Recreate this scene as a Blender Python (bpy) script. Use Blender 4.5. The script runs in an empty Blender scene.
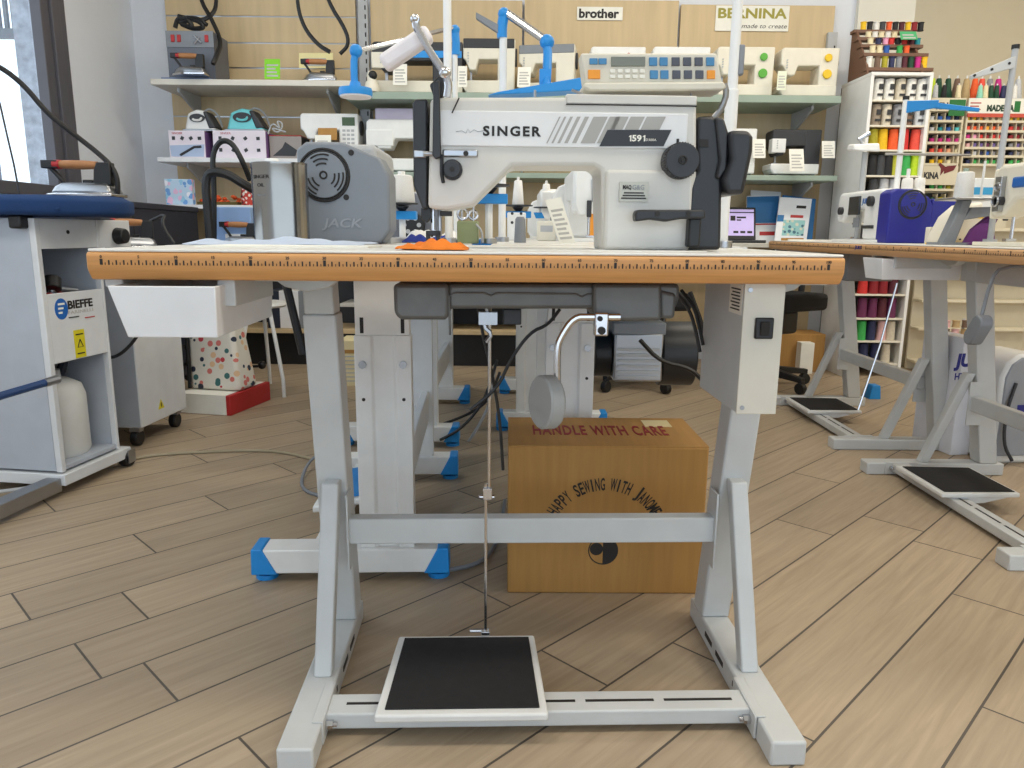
import bpy, bmesh, math, random
from mathutils import Vector, Matrix
random.seed(4)
R = math.radians
S = bpy.context.scene
C = S.collection
# ------------------------------------------------------------------ camera, sky, lights, exposure
F, PITCH, ROLL, ZC = 750.0, R(11.4), R(0.52), 0.806
cd = bpy.data.cameras.new('camera'); cam = bpy.data.objects.new('camera', cd); C.objects.link(cam)
cd.sensor_width = 36; cd.lens = F / 1024 * 36; cd.clip_start = .02
cam.matrix_world = Matrix.Translation((0, 0, ZC)) @ Matrix.Rotation(R(90) - PITCH, 4, 'X') @ Matrix.Rotation(ROLL, 4, 'Z')
S.camera = cam
S.view_settings.view_transform = 'Standard'; S.view_settings.look = 'None'
S.view_settings.gamma = 1; S.view_settings.use_curve_mapping = False
S.view_settings.exposure = 0.27
w = bpy.data.worlds.new('sky'); S.world = w; w.use_nodes = True
w.node_tree.nodes['Background'].inputs[0].default_value = (.74, .87, 1, 1)
w.node_tree.nodes['Background'].inputs[1].default_value = 1.75
def area(name, loc, rot, sx, sy, power, col):
    d = bpy.data.lights.new(name, 'AREA'); d.shape = 'RECTANGLE'; d.size = sx; d.size_y = sy; d.energy = power; d.color = col
    o = bpy.data.objects.new(name, d); C.objects.link(o); o.location = loc; o.rotation_euler = rot; return o
for i, (lx, ly, p) in enumerate([(-1.0, .6, 16), (1.2, .6, 20), (-1.0, 3.2, 12), (.9, 3.2, 20), (3.0, 3.0, 32), (3.0, .8, 18)]):
    area('ceiling_lamp', (lx, ly, 2.95), (0, 0, 0), 1.2, .35, p, (1, .93, .80))

# ------------------------------------------------------------------ pixel -> place helpers
def ray(u, v):
    x, t = (u - 512) / F, (384 - v) / F
    x, t = x * math.cos(ROLL) - t * math.sin(ROLL), x * math.sin(ROLL) + t * math.cos(ROLL)
    return Vector((x, math.cos(PITCH) + t * math.sin(PITCH), -math.sin(PITCH) + t * math.cos(PITCH)))
class Frame:
    def __init__(s, loc, rz=0):
        s.loc = Vector(loc); s.rz = rz; s.m = Matrix.Translation(s.loc) @ Matrix.Rotation(rz, 4, 'Z'); s.i = s.m.inverted()
    def y(s, u, v, y=0.0):                       # point of the plane y (in this frame) seen at the pixel
        o = s.i @ Vector((0, 0, ZC)); d = s.i.to_3x3() @ ray(u, v); k = (y - o.y) / d.y; return o + d * k
    def z(s, u, v, z=0.0):
        o = s.i @ Vector((0, 0, ZC)); d = s.i.to_3x3() @ ray(u, v); k = (z - o.z) / d.z; return o + d * k
W0 = Frame((0, 0, 0))
def at(u, v, y): return W0.y(u, v, y)
def pxb(u0, v0, u1, v1, Y):                     # pixel box standing at depth Y: x centre, z bottom, width, height
    a, b = at(u0, v1, Y), at(u1, v0, Y); m = at((u0 + u1) / 2, v1, Y)
    return (a.x + b.x) / 2, m.z, b.x - a.x, b.z - m.z

# ------------------------------------------------------------------ materials
def lin(c):
    return tuple(((v / 255) / 12.92 if v / 255 <= .04045 else ((v / 255 + .055) / 1.055) ** 2.4) for v in c) + (1,)
MATS = {}
def M(name, c=None, rough=.5, metal=0, var=.04, scale=14, emit=0, bump=0, alpha=1, coat=0, stretch=None):
    if name in MATS: return MATS[name]
    m = bpy.data.materials.new(name); m.use_nodes = True; nt = m.node_tree; b = nt.nodes['Principled BSDF']
    col = lin(c); b.inputs['Roughness'].default_value = rough; b.inputs['Metallic'].default_value = metal
    b.inputs['Coat Weight'].default_value = coat
    tc = nt.nodes.new('ShaderNodeTexCoord'); n = nt.nodes.new('ShaderNodeTexNoise'); n.inputs['Scale'].default_value = scale
    n.inputs['Detail'].default_value = 4
    if stretch:
        mp = nt.nodes.new('ShaderNodeMapping'); mp.inputs['Scale'].default_value = stretch
        nt.links.new(tc.outputs['Object'], mp.inputs[0]); nt.links.new(mp.outputs[0], n.inputs['Vector'])
    else: nt.links.new(tc.outputs['Object'], n.inputs['Vector'])
    r = nt.nodes.new('ShaderNodeValToRGB'); e = r.color_ramp.elements
    e[0].position = .3; e[1].position = .7
    e[0].color = tuple(x * (1 - var) for x in col[:3]) + (1,); e[1].color = tuple(min(1, x * (1 + var)) for x in col[:3]) + (1,)
    nt.links.new(n.outputs['Fac'], r.inputs[0]); nt.links.new(r.outputs[0], b.inputs['Base Color'])
    if emit:
        b.inputs['Emission Color'].default_value = col; b.inputs['Emission Strength'].default_value = emit
    if bump:
        bp = nt.nodes.new('ShaderNodeBump'); bp.inputs['Strength'].default_value = bump; bp.inputs['Distance'].default_value = .002
        nt.links.new(n.outputs['Fac'], bp.inputs['Height']); nt.links.new(bp.outputs[0], b.inputs['Normal'])
    MATS[name] = m; return m
M('stand', (196, 198, 198), .42); M('white', (232, 232, 230), .4); M('cream', (226, 220, 204), .42); M('paper', (238, 236, 226), .8)
M('black', (22, 22, 24), .45); M('rubber', (24, 23, 25), .85, var=.2, scale=60); M('dark', (45, 46, 50), .5); M('navy', (38, 44, 60), .5)
M('chrome', (205, 205, 208), .18, 1); M('steel', (170, 172, 176), .32, 1); M('grey', (128, 132, 138), .5); M('lightgrey', (178, 180, 182), .5)
M('blue', (28, 138, 214), .4); M('deepblue', (28, 36, 128), .42); M('boardblue', (20, 54, 100), .9, bump=.3, scale=80)
M('wood', (206, 148, 88), .42, var=.10, scale=9, stretch=(1, 14, 22)); M('palewood', (202, 178, 138), .5, var=.07, scale=5, stretch=(5, 5, .5))
M('palewoodedge', (214, 166, 118), .45, var=.10, scale=9, stretch=(1, 14, 22)); M('laminate', (226, 224, 218), .35); M('cast', (104, 104, 102), .45, .35, var=.10, scale=30); M('tin', (150, 148, 144), .16, 1)
M('ink', (28, 24, 22), .6); M('red', (178, 38, 40), .5); M('orange', (226, 122, 34), .85, var=.15, scale=40); M('green', (92, 170, 62), .6)
M('yellow', (236, 196, 40), .6); M('carton', (170, 126, 66), .75, var=.07, scale=6, stretch=(12, 1, 1)); M('handle_wood', (170, 116, 70), .5, var=.12, scale=20)
M('shelfgreen', (150, 166, 152), .45); M('shelfgrey', (196, 192, 184), .5); M('bernina', (156, 148, 52), .5)

def floor_mat():
    m = bpy.data.materials.new('floor_planks'); m.use_nodes = True; nt = m.node_tree; b = nt.nodes['Principled BSDF']; N = nt.nodes; Lk = nt.links
    def math_(op, a, b_=None, c_=None):
        n = N.new('ShaderNodeMath'); n.operation = op
        for i, x in enumerate((a, b_, c_)):
            if x is None: continue
            if isinstance(x, (int, float)): n.inputs[i].default_value = x
            else: Lk.new(x, n.inputs[i])
        return n.outputs[0]
    g = N.new('ShaderNodeNewGeometry'); sp = N.new('ShaderNodeSeparateXYZ'); Lk.new(g.outputs['Position'], sp.inputs[0])
    x, y = sp.outputs[0], sp.outputs[1]; q = 1 / math.sqrt(2)
    u = math_('MULTIPLY', math_('ADD', x, y), q); v = math_('SUBTRACT', math_('MULTIPLY', math_('SUBTRACT', y, x), q), .0825)
    vr = math_('DIVIDE', v, .165); row = math_('FLOOR', vr); fv = math_('FRACT', vr)
    wn = N.new('ShaderNodeTexWhiteNoise'); wn.noise_dimensions = '1D'; Lk.new(row, wn.inputs['W'])
    ur = math_('ADD', u, math_('MULTIPLY', wn.outputs['Value'], 1.0)); col = math_('FLOOR', ur); fu = math_('FRACT', ur)
    ev = math_('MULTIPLY', math_('MINIMUM', fv, math_('SUBTRACT', 1, fv)), .165)
    eu = math_('MINIMUM', fu, math_('SUBTRACT', 1, fu)); e = math_('MINIMUM', ev, eu)
    gap = math_('LESS_THAN', e, .0022)
    cb = N.new('ShaderNodeCombineXYZ'); Lk.new(row, cb.inputs[0]); Lk.new(col, cb.inputs[1])
    w2 = N.new('ShaderNodeTexWhiteNoise'); w2.noise_dimensions = '2D'; Lk.new(cb.outputs[0], w2.inputs['Vector'])
    c2 = N.new('ShaderNodeCombineXYZ'); Lk.new(math_('MULTIPLY', u, 2.2), c2.inputs[0]); Lk.new(math_('MULTIPLY', v, 38), c2.inputs[1])
    Lk.new(math_('MULTIPLY', w2.outputs['Value'], 40), c2.inputs[2])
    n = N.new('ShaderNodeTexNoise'); n.inputs['Scale'].default_value = 1.6; n.inputs['Detail'].default_value = 7; n.inputs['Roughness'].default_value = .62; n.inputs['Distortion'].default_value = .6
    Lk.new(c2.outputs[0], n.inputs['Vector'])
    rp = N.new('ShaderNodeValToRGB'); el = rp.color_ramp.elements; el[0].position = .25; el[0].color = lin((152, 134, 112)); el[1].position = .75; el[1].color = lin((178, 159, 134))
    Lk.new(n.outputs['Fac'], rp.inputs[0])
    hs = N.new('ShaderNodeHueSaturation'); Lk.new(rp.outputs[0], hs.inputs['Color'])
    Lk.new(math_('MULTIPLY_ADD', w2.outputs['Value'], .22, .89), hs.inputs['Value'])
    mx = N.new('ShaderNodeMix'); mx.data_type = 'RGBA'; Lk.new(gap, mx.inputs[0]); Lk.new(hs.outputs[0], mx.inputs[6]); mx.inputs[7].default_value = lin((78, 70, 62))
    Lk.new(mx.outputs[2], b.inputs['Base Color']); b.inputs['Roughness'].default_value = .5
    bp = N.new('ShaderNodeBump'); bp.inputs['Strength'].default_value = .25; bp.inputs['Distance'].default_value = .002
    Lk.new(math_('SUBTRACT', n.outputs['Fac'], gap), bp.inputs['Height']); Lk.new(bp.outputs[0], b.inputs['Normal'])
    return m
def glass_mat():
    m = bpy.data.materials.new('window_glass'); m.use_nodes = True; nt = m.node_tree; nt.nodes.clear()
    o = nt.nodes.new('ShaderNodeOutputMaterial'); t = nt.nodes.new('ShaderNodeBsdfTransparent'); g = nt.nodes.new('ShaderNodeBsdfGlossy'); g.inputs['Roughness'].default_value = .02
    mx = nt.nodes.new('ShaderNodeMixShader'); mx.inputs[0].default_value = .05
    nt.links.new(t.outputs[0], mx.inputs[1]); nt.links.new(g.outputs[0], mx.inputs[2]); nt.links.new(mx.outputs[0], o.inputs[0]); return m
def print_mat(name, base, dots, scale=30, thr=.55):
    m = bpy.data.materials.new(name); m.use_nodes = True; nt = m.node_tree; b = nt.nodes['Principled BSDF']; b.inputs['Roughness'].default_value = .7
    tc = nt.nodes.new('ShaderNodeTexCoord'); v = nt.nodes.new('ShaderNodeTexVoronoi'); v.inputs['Scale'].default_value = scale
    nt.links.new(tc.outputs['Object'], v.inputs['Vector'])
    lt = nt.nodes.new('ShaderNodeMath'); lt.operation = 'LESS_THAN'; lt.inputs[1].default_value = thr; nt.links.new(v.outputs['Distance'], lt.inputs[0])
    sp = nt.nodes.new('ShaderNodeSeparateColor'); nt.links.new(v.outputs['Color'], sp.inputs[0])
    r = nt.nodes.new('ShaderNodeValToRGB'); r.color_ramp.interpolation = 'CONSTANT'
    while len(r.color_ramp.elements) < len(dots): r.color_ramp.elements.new(.5)
    for i, d in enumerate(dots): r.color_ramp.elements[i].position = i / len(dots); r.color_ramp.elements[i].color = lin(d)
    nt.links.new(sp.outputs[0], r.inputs[0])
    mx = nt.nodes.new('ShaderNodeMix'); mx.data_type = 'RGBA'; nt.links.new(lt.outputs[0], mx.inputs[0]); mx.inputs[6].default_value = lin(base); nt.links.new(r.outputs[0], mx.inputs[7])
    nt.links.new(mx.outputs[2], b.inputs['Base Color']); MATS[name] = m; return m

# ------------------------------------------------------------------ mesh helpers
class MB:
    def __init__(s): s.bm = bmesh.new(); s.k = 0
    def _n(s, before):
        for f in s.bm.faces:
            if f.index < 0 or f.index >= before: f.material_index = s.k
        s.bm.faces.index_update()
    def mat(s, k): s.k = k; return s
    def _begin(s): s.bm.faces.index_update(); return len(s.bm.faces)
    def box(s, c, d, rot=None):
        b = s._begin(); m = Matrix.Translation(Vector(c))
        if rot: m = m @ Matrix.Rotation(rot[2], 4, 'Z') @ Matrix.Rotation(rot[1], 4, 'Y') @ Matrix.Rotation(rot[0], 4, 'X')
        bmesh.ops.create_cube(s.bm, size=1, matrix=m @ Matrix.Diagonal((d[0], d[1], d[2], 1))); s._n(b); return s
    def bb(s, x0, x1, y0, y1, z0, z1): return s.box(((x0 + x1) / 2, (y0 + y1) / 2, (z0 + z1) / 2), (abs(x1 - x0), abs(y1 - y0), abs(z1 - z0)))
    def prism(s, poly, a, b, ax='y'):
        n0 = s._begin()
        def p3(p, t): return {'y': (p[0], t, p[1]), 'z': (p[0], p[1], t), 'x': (t, p[0], p[1])}[ax]
        A = [s.bm.verts.new(p3(p, a)) for p in poly]; B = [s.bm.verts.new(p3(p, b)) for p in poly]; n = len(poly)
        s.bm.faces.new(A); s.bm.faces.new(B[::-1])
        for i in range(n): s.bm.faces.new((A[i], B[i], B[(i + 1) % n], A[(i + 1) % n]))
        s._n(n0); return s
    def loft(s, rings, close=True):
        n0 = s._begin(); V = [[s.bm.verts.new(p) for p in r] for r in rings]; n = len(rings[0])
        for a, b in zip(V, V[1:]):
            for i in range(n): s.bm.faces.new((a[i], a[(i + 1) % n], b[(i + 1) % n], b[i]))
        if close: s.bm.faces.new(V[0][::-1]); s.bm.faces.new(V[-1])
        s._n(n0); return s
    def cyl(s, p0, p1, r0, r1=None, n=16):
        p0, p1 = Vector(p0), Vector(p1); r1 = r0 if r1 is None else r1; d = (p1 - p0).normalized()
        a = d.orthogonal().normalized(); b = d.cross(a); rg = []
        for p, r in ((p0, r0), (p1, r1)): rg.append([p + (a * math.cos(2 * math.pi * i / n) + b * math.sin(2 * math.pi * i / n)) * r for i in range(n)])
        return s.loft(rg)
    def lathe(s, prof, base, axis=(0, 0, 1), n=20, sx=1, sy=1):
        base = Vector(base); d = Vector(axis).normalized(); a = Vector((1, 0, 0)) if abs(d.x) < .9 else Vector((0, 1, 0)); a = (a - d * a.dot(d)).normalized(); b = d.cross(a)
        return s.loft([[base + d * h + (a * math.cos(2 * math.pi * i / n) * sx + b * math.sin(2 * math.pi * i / n) * sy) * max(r, 1e-5) for i in range(n)] for r, h in prof])
    def tube(s, pts, r, n=8, smooth=0):
        pts = [Vector(p) for p in pts]
        for _ in range(smooth):
            q = [pts[0]]
            for a, b in zip(pts, pts[1:]): q += [a * .75 + b * .25, a * .25 + b * .75]
            pts = q + [pts[-1]]
        rg = []; up = None
        for i, p in enumerate(pts):
            d = (pts[min(i + 1, len(pts) - 1)] - pts[max(i - 1, 0)]).normalized()
            up = d.orthogonal().normalized() if up is None else (up - d * up.dot(d)).normalized()
            b = d.cross(up); rg.append([p + (up * math.cos(2 * math.pi * k / n) + b * math.sin(2 * math.pi * k / n)) * r for k in range(n)])
        return s.loft(rg)
    def ball(s, c, r, sc=(1, 1, 1), n=12):
        b = s._begin(); bmesh.ops.create_uvsphere(s.bm, u_segments=n, v_segments=max(6, n // 2), radius=r, matrix=Matrix.Translation(Vector(c)) @ Matrix.Diagonal((sc[0], sc[1], sc[2], 1))); s._n(b); return s
    def ring(s, c, R_, r, axis='y', n=24):
        pts = []
        for i in range(n + 1):
            t = 2 * math.pi * i / n; u, v = R_ * math.cos(t), R_ * math.sin(t)
            pts.append(Vector(c) + Vector({'y': (u, 0, v), 'z': (u, v, 0), 'x': (0, u, v)}[axis]))
        return s.tube(pts, r, 6)
    def build(s, name, mats, parent=None, bevel=0, loc=None, rz=0, ang=35, seg=2):
        bmesh.ops.recalc_face_normals(s.bm, faces=s.bm.faces[:])
        me = bpy.data.meshes.new(name); s.bm.to_mesh(me); s.bm.free()
        for m in (mats if isinstance(mats, (list, tuple)) else [mats]): me.materials.append(MATS[m] if isinstance(m, str) else m)
        me.polygons.foreach_set('use_smooth', [True] * len(me.polygons)); me.set_sharp_from_angle(angle=R(ang))
        o = bpy.data.objects.new(name, me); C.objects.link(o)
        if parent: o.parent = parent
        if loc is not None: o.location = loc
        o.rotation_euler.z = rz
        if bevel:
            b = o.modifiers.new('bevel', 'BEVEL'); b.width = bevel; b.segments = seg; b.limit_method = 'ANGLE'; b.angle_limit = R(40)
        return o
def tag(o, label, cat, group=None, kind=None):
    o['label'] = label; o['category'] = cat
    if group: o['group'] = group
    if kind: o['kind'] = kind
    return o
def thing(name, label, cat, loc, rz=0, group=None):
    o = bpy.data.objects.new(name, None); o.empty_display_size = .05; C.objects.link(o); o.location = loc; o.rotation_euler.z = rz
    return tag(o, label, cat, group)
def struct(o): o['kind'] = 'structure'; return o
def kids(o): return [c for c in C.objects if c.parent == o]
def dup(o, loc, rz=None, label=None, parent=None):
    r = o.copy(); C.objects.link(r); r.parent = parent
    if not parent:
        r.location = loc
        if rz is not None: r.rotation_euler.z = rz
        if label: r['label'] = label
    for c in kids(o): dup(c, None, None, None, r)
    return r
TXT = {}
def text(parent, s, c, size, mat, width=None, bold=0.0, name='lettering', rz=0, rx=90, tilt=0, shear=0, th=.0006, space=1):
    """flat lettering of cap height `size`, centred on c, facing the parent's -y"""
    key = (s, bold, shear, space)
    if key not in TXT:
        cu = bpy.data.curves.new('t', 'FONT'); cu.body = s; cu.size = 1; cu.offset = bold; cu.shear = shear; cu.space_character = space; cu.resolution_u = 3
        ob = bpy.data.objects.new('t', cu); me = bpy.data.meshes.new_from_object(ob); bpy.data.objects.remove(ob)
        TXT[key] = ([v.co.copy() for v in me.vertices], [list(p.vertices) for p in me.polygons]); bpy.data.meshes.remove(me)
    V, P = TXT[key]
    x0, x1 = min(v.x for v in V), max(v.x for v in V); y0, y1 = min(v.y for v in V), max(v.y for v in V)
    k = size / .7; kx = k if width is None else width / (x1 - x0)
    if width is not None and size is None: k = kx
    m = Matrix.Translation(Vector(c)) @ Matrix.Rotation(rz, 4, 'Z') @ Matrix.Rotation(R(rx), 4, 'X') @ Matrix.Rotation(tilt, 4, 'Z')
    bm = bmesh.new(); vs = [bm.verts.new(m @ Vector(((v.x - (x0 + x1) / 2) * kx, (v.y - (y0 + y1) / 2) * k, 0))) for v in V]
    fs = [bm.faces.new([vs[i] for i in p]) for p in P]
    bm.normal_update()
    e = bmesh.ops.extrude_face_region(bm, geom=fs); n = (m.to_3x3() @ Vector((0, 0, 1))).normalized()
    bmesh.ops.translate(bm, verts=[g for g in e['geom'] if isinstance(g, bmesh.types.BMVert)], vec=n * th)
    b = MB(); b.bm.free(); b.bm = bm
    return b.build(name, mat, parent)

# ------------------------------------------------------------------ the setting
floor = struct(MB().bb(-3.2, 5, -3.5, 6, -.06, 0).build('floor', floor_mat()))
struct(MB().bb(-2.6, 4.7, -3.5, 6, 3.0, 3.1).build('ceiling', M('ceiling', (238, 236, 230), .8)))
XL = -2.33
wl = MB(); wl.bb(XL - .1, XL, 4.16, 5.0, 0, 3).bb(XL - .1, XL, -3.5, 4.16, 0, .96).bb(XL - .1, XL, -3.5, 4.16, 2.8, 3).bb(XL - .1, XL, -3.5, .4, .96, 2.8)
struct(wl.build('wall_left', M('wallwhite', (222, 226, 234), .75, var=.01)))
struct(MB().bb(XL, 2.08, 4.9, 5.0, 0, 3).build('wall_back', 'wallwhite'))
struct(MB().bb(2.06, 2.40, 4.86, 5.02, 0, 3).build('trim_1', M('wallcream', (226, 222, 210), .75, var=.01)))
struct(MB().bb(2.3, 4.7, 5.35, 5.45, 0, 3).build('wall_rear', M('walltan', (214, 202, 176), .8, var=.01)))
struct(MB().bb(4.6, 4.7, -3.5, 5.45, 0, 3).build('wall_right', 'walltan'))
wf = MB()
for y0, y1, x0, x1 in ((4.10, 4.16, -.05, .012), (4.03, 4.10, -.05, .02), (3.96, 4.03, -.05, .004)): wf.bb(XL + x0, XL + x1, y0, y1, .96, 2.8)
wf.bb(XL - .1, XL + .02, .4, .48, .96, 2.8).bb(XL - .1, XL + .02, .48, 3.96, .96, 1.02).bb(XL - .1, XL + .02, .48, 3.96, 2.74, 2.8)
win = struct(wf.build('window_1', M('windowframe', (86, 84, 90), .5), None, .004))
MB().bb(XL - .055, XL - .049, .48, 3.96, 1.02, 2.74).build('glass_pane', glass_mat(), win)
# outside the window
tag(MB().bb(-9, -2.61, -6, 12, -.2, -.1).build('pavement', M('pave', (226, 226, 222), .9)), 'bright pavement outside the left window', 'pavement')
a = at(36, 100, 4.4)
tag(MB().bb(a.x - .07, a.x + .045, 4.38, 4.5, -.1, 3.2).build('concrete_pillar', M('concrete', (172, 176, 184), .9, var=.22, scale=22, bump=.3)), 'speckled grey concrete pillar outside the left window', 'pillar')
t = thing('metal_gate', 'grey barred metal gate high outside the left window', 'gate', (at(8, 20, 4.5).x - .05, 4.5, -.1))
for i in range(6): MB().bb(-.1 + .042 * i, -.08 + .042 * i, 0, .02, 2.0, 3.1).build('bar', 'grey', t)
MB().bb(-.14, .2, -.01, .03, 1.95, 2.0).bb(.17, .2, -.01, .03, 0, 3.1).bb(-.14, -.11, -.01, .03, 0, 3.1).build('rail', 'grey', t)
# ------------------------------------------------------------------ sewing tables with grey stands (local: x right, y away from the operator)
TOP = .78
def make_table(loc, rz, label, group, ruler=True, detail=True, rodx=.018):
    t = thing('sewing_table', label, 'table', loc, rz, group)
    x0, x1 = -.5225, .522
    top = MB().prism([(.55, .738), (.55, .776), (.004, .776), (0, .7725), (0, .754), (.003, .748), (.010, .738)], x0, x1, 'x').build('tabletop', 'wood' if detail else 'palewoodedge', t, .003)
    MB().bb(x0 + .002, x1 - .002, .003, .548, .776, TOP).build('laminate_surface', 'laminate', top, .0015)
    if ruler:
        m = MB()
        for i in range(101):
            x = x0 + .0205 + i * .01; big = i % 10 == 0
            m.bb(x - (.0019 if big else .0009), x + (.0019 if big else .0009), -.0006, .001, .7585, .7665 if big else .765)
            if i < 100: m.bb(x + .0045, x + .0055, -.0006, .001, .7585, .7618)
        m.build('ruler_marks', 'ink', top)
        for i in range(0, 101, 5): text(top, str(i), (x0 + .0205 + i * .01, -.0002, .7695), .0037, 'ink', bold=.02, name='ruler_number')
    for xc in (-.268, .487):
        MB().box((xc, .195, .021), (.056, .47, .042)).build('foot_bar', 'stand', t, .004)
        for sl in (.10, .20, .27):
            sg = 1 if xc < 0 else -1
            MB().bb(xc + sg * .0278, xc + sg * .0288, sl, sl + .045, .018, .028).build('slot', 'ink', t)
        wd = .0285
        low = [[(xc + sx * wd, y + sy * .062, z) for sx, sy in ((-1, 0), (1, 0), (1, 1), (-1, 1))] for y, z in ((.343, .042), (.2485, .665))]
        if xc > 0: low[1] = [(x + .012, y, z) for x, y, z in low[1]]
        MB().loft(low).build('lower_column', 'stand', t, .004)
        up = [[(xc + sx * (wd - .003), y + .003 + sy * .055, z) for sx, sy in ((-1, 0), (1, 0), (1, 1), (-1, 1))] for y, z in ((.2485, .665), (.238, .732))]
        up = [[(x + (.013 if xc > 0 else 0), y, z) for x, y, z in r_] for r_ in up]; MB().loft(up).build('inner_column', 'stand', t, .003)
        br = [[(xc + .003 + sx * .0155, y + sy * .03, z) for sx, sy in ((-1, 0), (1, 0), (1, 1), (-1, 1))] for y, z in ((.145, .042), (.268, .355))]
        MB().loft(br).build('brace', 'stand', t, .003)
        MB().bb(xc - .06, xc + .06, .10, .50, .731, .738).prism([(xc - .062, .738), (xc + .062, .738), (xc + .035, .718), (xc, .710), (xc - .035, .718)], .17, .20).build('top_bracket', 'stand', t, .002)
    MB().bb(-.243, .459, .285, .315, .229, .279).build('stretcher', 'stand', t, .003)
    for xc, sg in ((-.24, 1), (.456, -1)):
        MB().box((xc + sg * .002, .30, .254), (.004, .05, .15)).build('stretcher_plate', 'stand', t, .001)
    bar = MB().bb(-.24, .456, .045, .10, .013, .041).build('bottom_bar', 'stand', t, .003)
    sl = MB()
    for i in range(5): sl.bb(-.21 + i * .132, -.095 + i * .132, .069, .0755, .0405, .0414)
    sl.build('slots', 'ink', bar)
    for xc, sg in ((-.24, 1), (.456, -1)):
        MB().bb(xc - .002, xc + .002, .02, .13, .004, .044).bb(xc - .016 * sg, xc, .02, .13, .0425, .0445).build('clamp_plate', 'stand', t, .001)
        for yy in (.04, .108): MB().cyl((xc, yy, .026), (xc + sg * .014, yy, .026), .0075, n=6).cyl((xc, yy, .026), (xc + sg * .02, yy, .026), .004, n=10).build('bolt', 'chrome', t)
    # treadle pedal and its pull rod
    p = MB()
    px0, px1 = -.156, .119
    p.prism([(px0, .012), (px1, .012), (px1 - .008, .25), (px0 + .012, .25)], .046, .06, 'z'); p.bb(px0 + .05, px1 - .05, .05, .09, .036, .05)
    for xs in (px0 + .012, px1 - .02): p.prism([(.02, .048), (.235, .048), (.15, .026), (.10, .022)], xs, xs + .008, 'x')
    ped = p.build('treadle_pedal', 'lightwhite' if 'lightwhite' in MATS else M('lightwhite', (222, 222, 220), .4), t, .006, seg=3)
    MB().prism([(px0 + .015, .026), (px1 - .013, .026), (px1 - .019, .24), (px0 + .024, .24)], .0602, .0625, 'z').build('rubber_pad', 'rubber', ped, .0015, ang=20)
    rd = None
    if detail: rd = MB().tube([(rodx, .252, .062), (rodx, .25, .10), (rodx, .25, .36)], .003).tube([(rodx + .006, .25, .33), (rodx + .006, .25, .72)], .003).build('pull_rod', 'chrome', t)
    if rd: MB().cyl((rodx - .012, .25, .335), (rodx + .016, .25, .335), .004, n=8).box((rodx + .003, .25, .342), (.016, .012, .022)).build('rod_clamp', 'chrome', rd, .001)
    if rd: MB().box((rodx, .252, .064), (.016, .014, .010)).cyl((rodx - .03, .256, .066), (rodx, .256, .066), .004, n=8).build('rod_joint', 'chrome', rd, .001)
    # tray under the left end
    d = MB(); T = [(-.492, -.012), (-.348, -.012), (-.348, .27), (-.492, .27)]
    B = [(-.474, -.004), (-.352, -.004), (-.352, .262), (-.474, .262)]
    def rg(a, z, k=0): return [(x + (k if x < -.4 else -k), y + (k if y < .1 else -k), z) for x, y in a]
    d.loft([rg(B, .660), rg(T, .731), rg(T, .731, .004), rg(B, .664, .004)])
    dr = d.build('tray', M('traywhite', (232, 232, 234), .4), t, .0015)
    for a_ in ((-.36, -.335, .03, .22, .70, .739), (-.515, -.49, .03, .22, .726, .739)): MB().bb(*a_).build('tray_rail', 'stand', dr, .002)
    if detail:
        cb = MB().bb(.394, .452, .035, .235, .543, .738).build('control_box', 'stand', t, .0025)
        MB().bb(.393, .453, .0325, .036, .543, .738).build('front_cover', M('boxcream', (212, 206, 192), .45), cb, .001)
        sw = MB().bb(.411, .438, .027, .034, .657, .688).build('power_switch', 'black', cb, .002)
        MB().box((.4245, .0265, .6725), (.013, .005, .02), (R(8), 0, 0)).build('rocker', 'ink', sw, .001)
        st = MB().bb(.3932, .3942, .042, .10, .69, .735).build('sticker', 'paper', cb)
        m = MB()
        for i in range(7): m.bb(.3926, .3935, .05 + .001 * (i % 3), .092 - .006 * (i % 2), .696 + i * .005, .698 + i * .005)
        m.build('print', 'ink', st)
        for z in (.553, .728): MB().cyl((.401, .0335, z), (.401, .031, z), .0035, n=10).build('screw', 'steel', cb)
    return t
TF = Frame((-.056, 1.045, 0), R(2.0))
table = make_table(TF.loc, TF.rz, 'light grey sewing machine table with an orange wood ruler edge, nearest in front', 'sewing tables on grey stands', rodx=.019)

# ------------------------------------------------------------------ the big machine on the front table
MF = Frame(TF.m @ Vector((0, .145, TOP)), TF.rz)
mach = thing('sewing_machine', 'big grey and white industrial sewing machine with black handwheel cover on the front table', 'sewing machine', MF.loc, MF.rz, 'industrial sewing machines')
def P(u, v, y=0): q = MF.y(u, v, y); return (q.x, q.z)
def poly(pts, y=0): return [P(u, v, y) for u, v in pts]
M('machine', (206, 203, 196), .38); M('machinelight', (222, 222, 222), .35); M('machineblack', (36, 37, 41), .42)
b = poly([(430, 99), (443, 97), (697, 97), (697, 176), (690, 200), (688, 251), (603, 251), (601, 170), (594, 166), (512, 166), (473, 205), (446, 210), (428, 208)])
body = MB().prism(b, 0, .105).build('body', 'machine', mach, .006, seg=3)
x0, x1 = P(603, 250)[0], P(688, 250)[0]
MB().bb(x0, x1, -.010, .11, .0015, P(600, 170)[1]).build('column_base', 'machine', mach, .005)
MB().bb(P(405, 250)[0], P(700, 250)[0], -.045, .125, -.004, .0015).build('bed', M('bedgrey', (214, 213, 208), .3), mach, .002)
q0, q1 = P(440, 146), P(688, 114)
pl = MB().bb(q0[0], q1[0], -.003, .003, q0[1], q1[1]).build('name_plate', 'machinelight', mach, .0015)
def PT(u, v): a = P(u, v); return (a[0], -.0032, a[1])
text(pl, 'SINGER', PT(512, 131.5), .0135, 'ink', width=P(541, 131)[0] - P(483, 131)[0], bold=.035, space=1.25)
xs = [(546, 557), (550, 561), (556, 566), (562, 572), (569, 579), (577, 588), (586, 598), (597, 608), (608.5, 621)]
k = MB()
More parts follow.
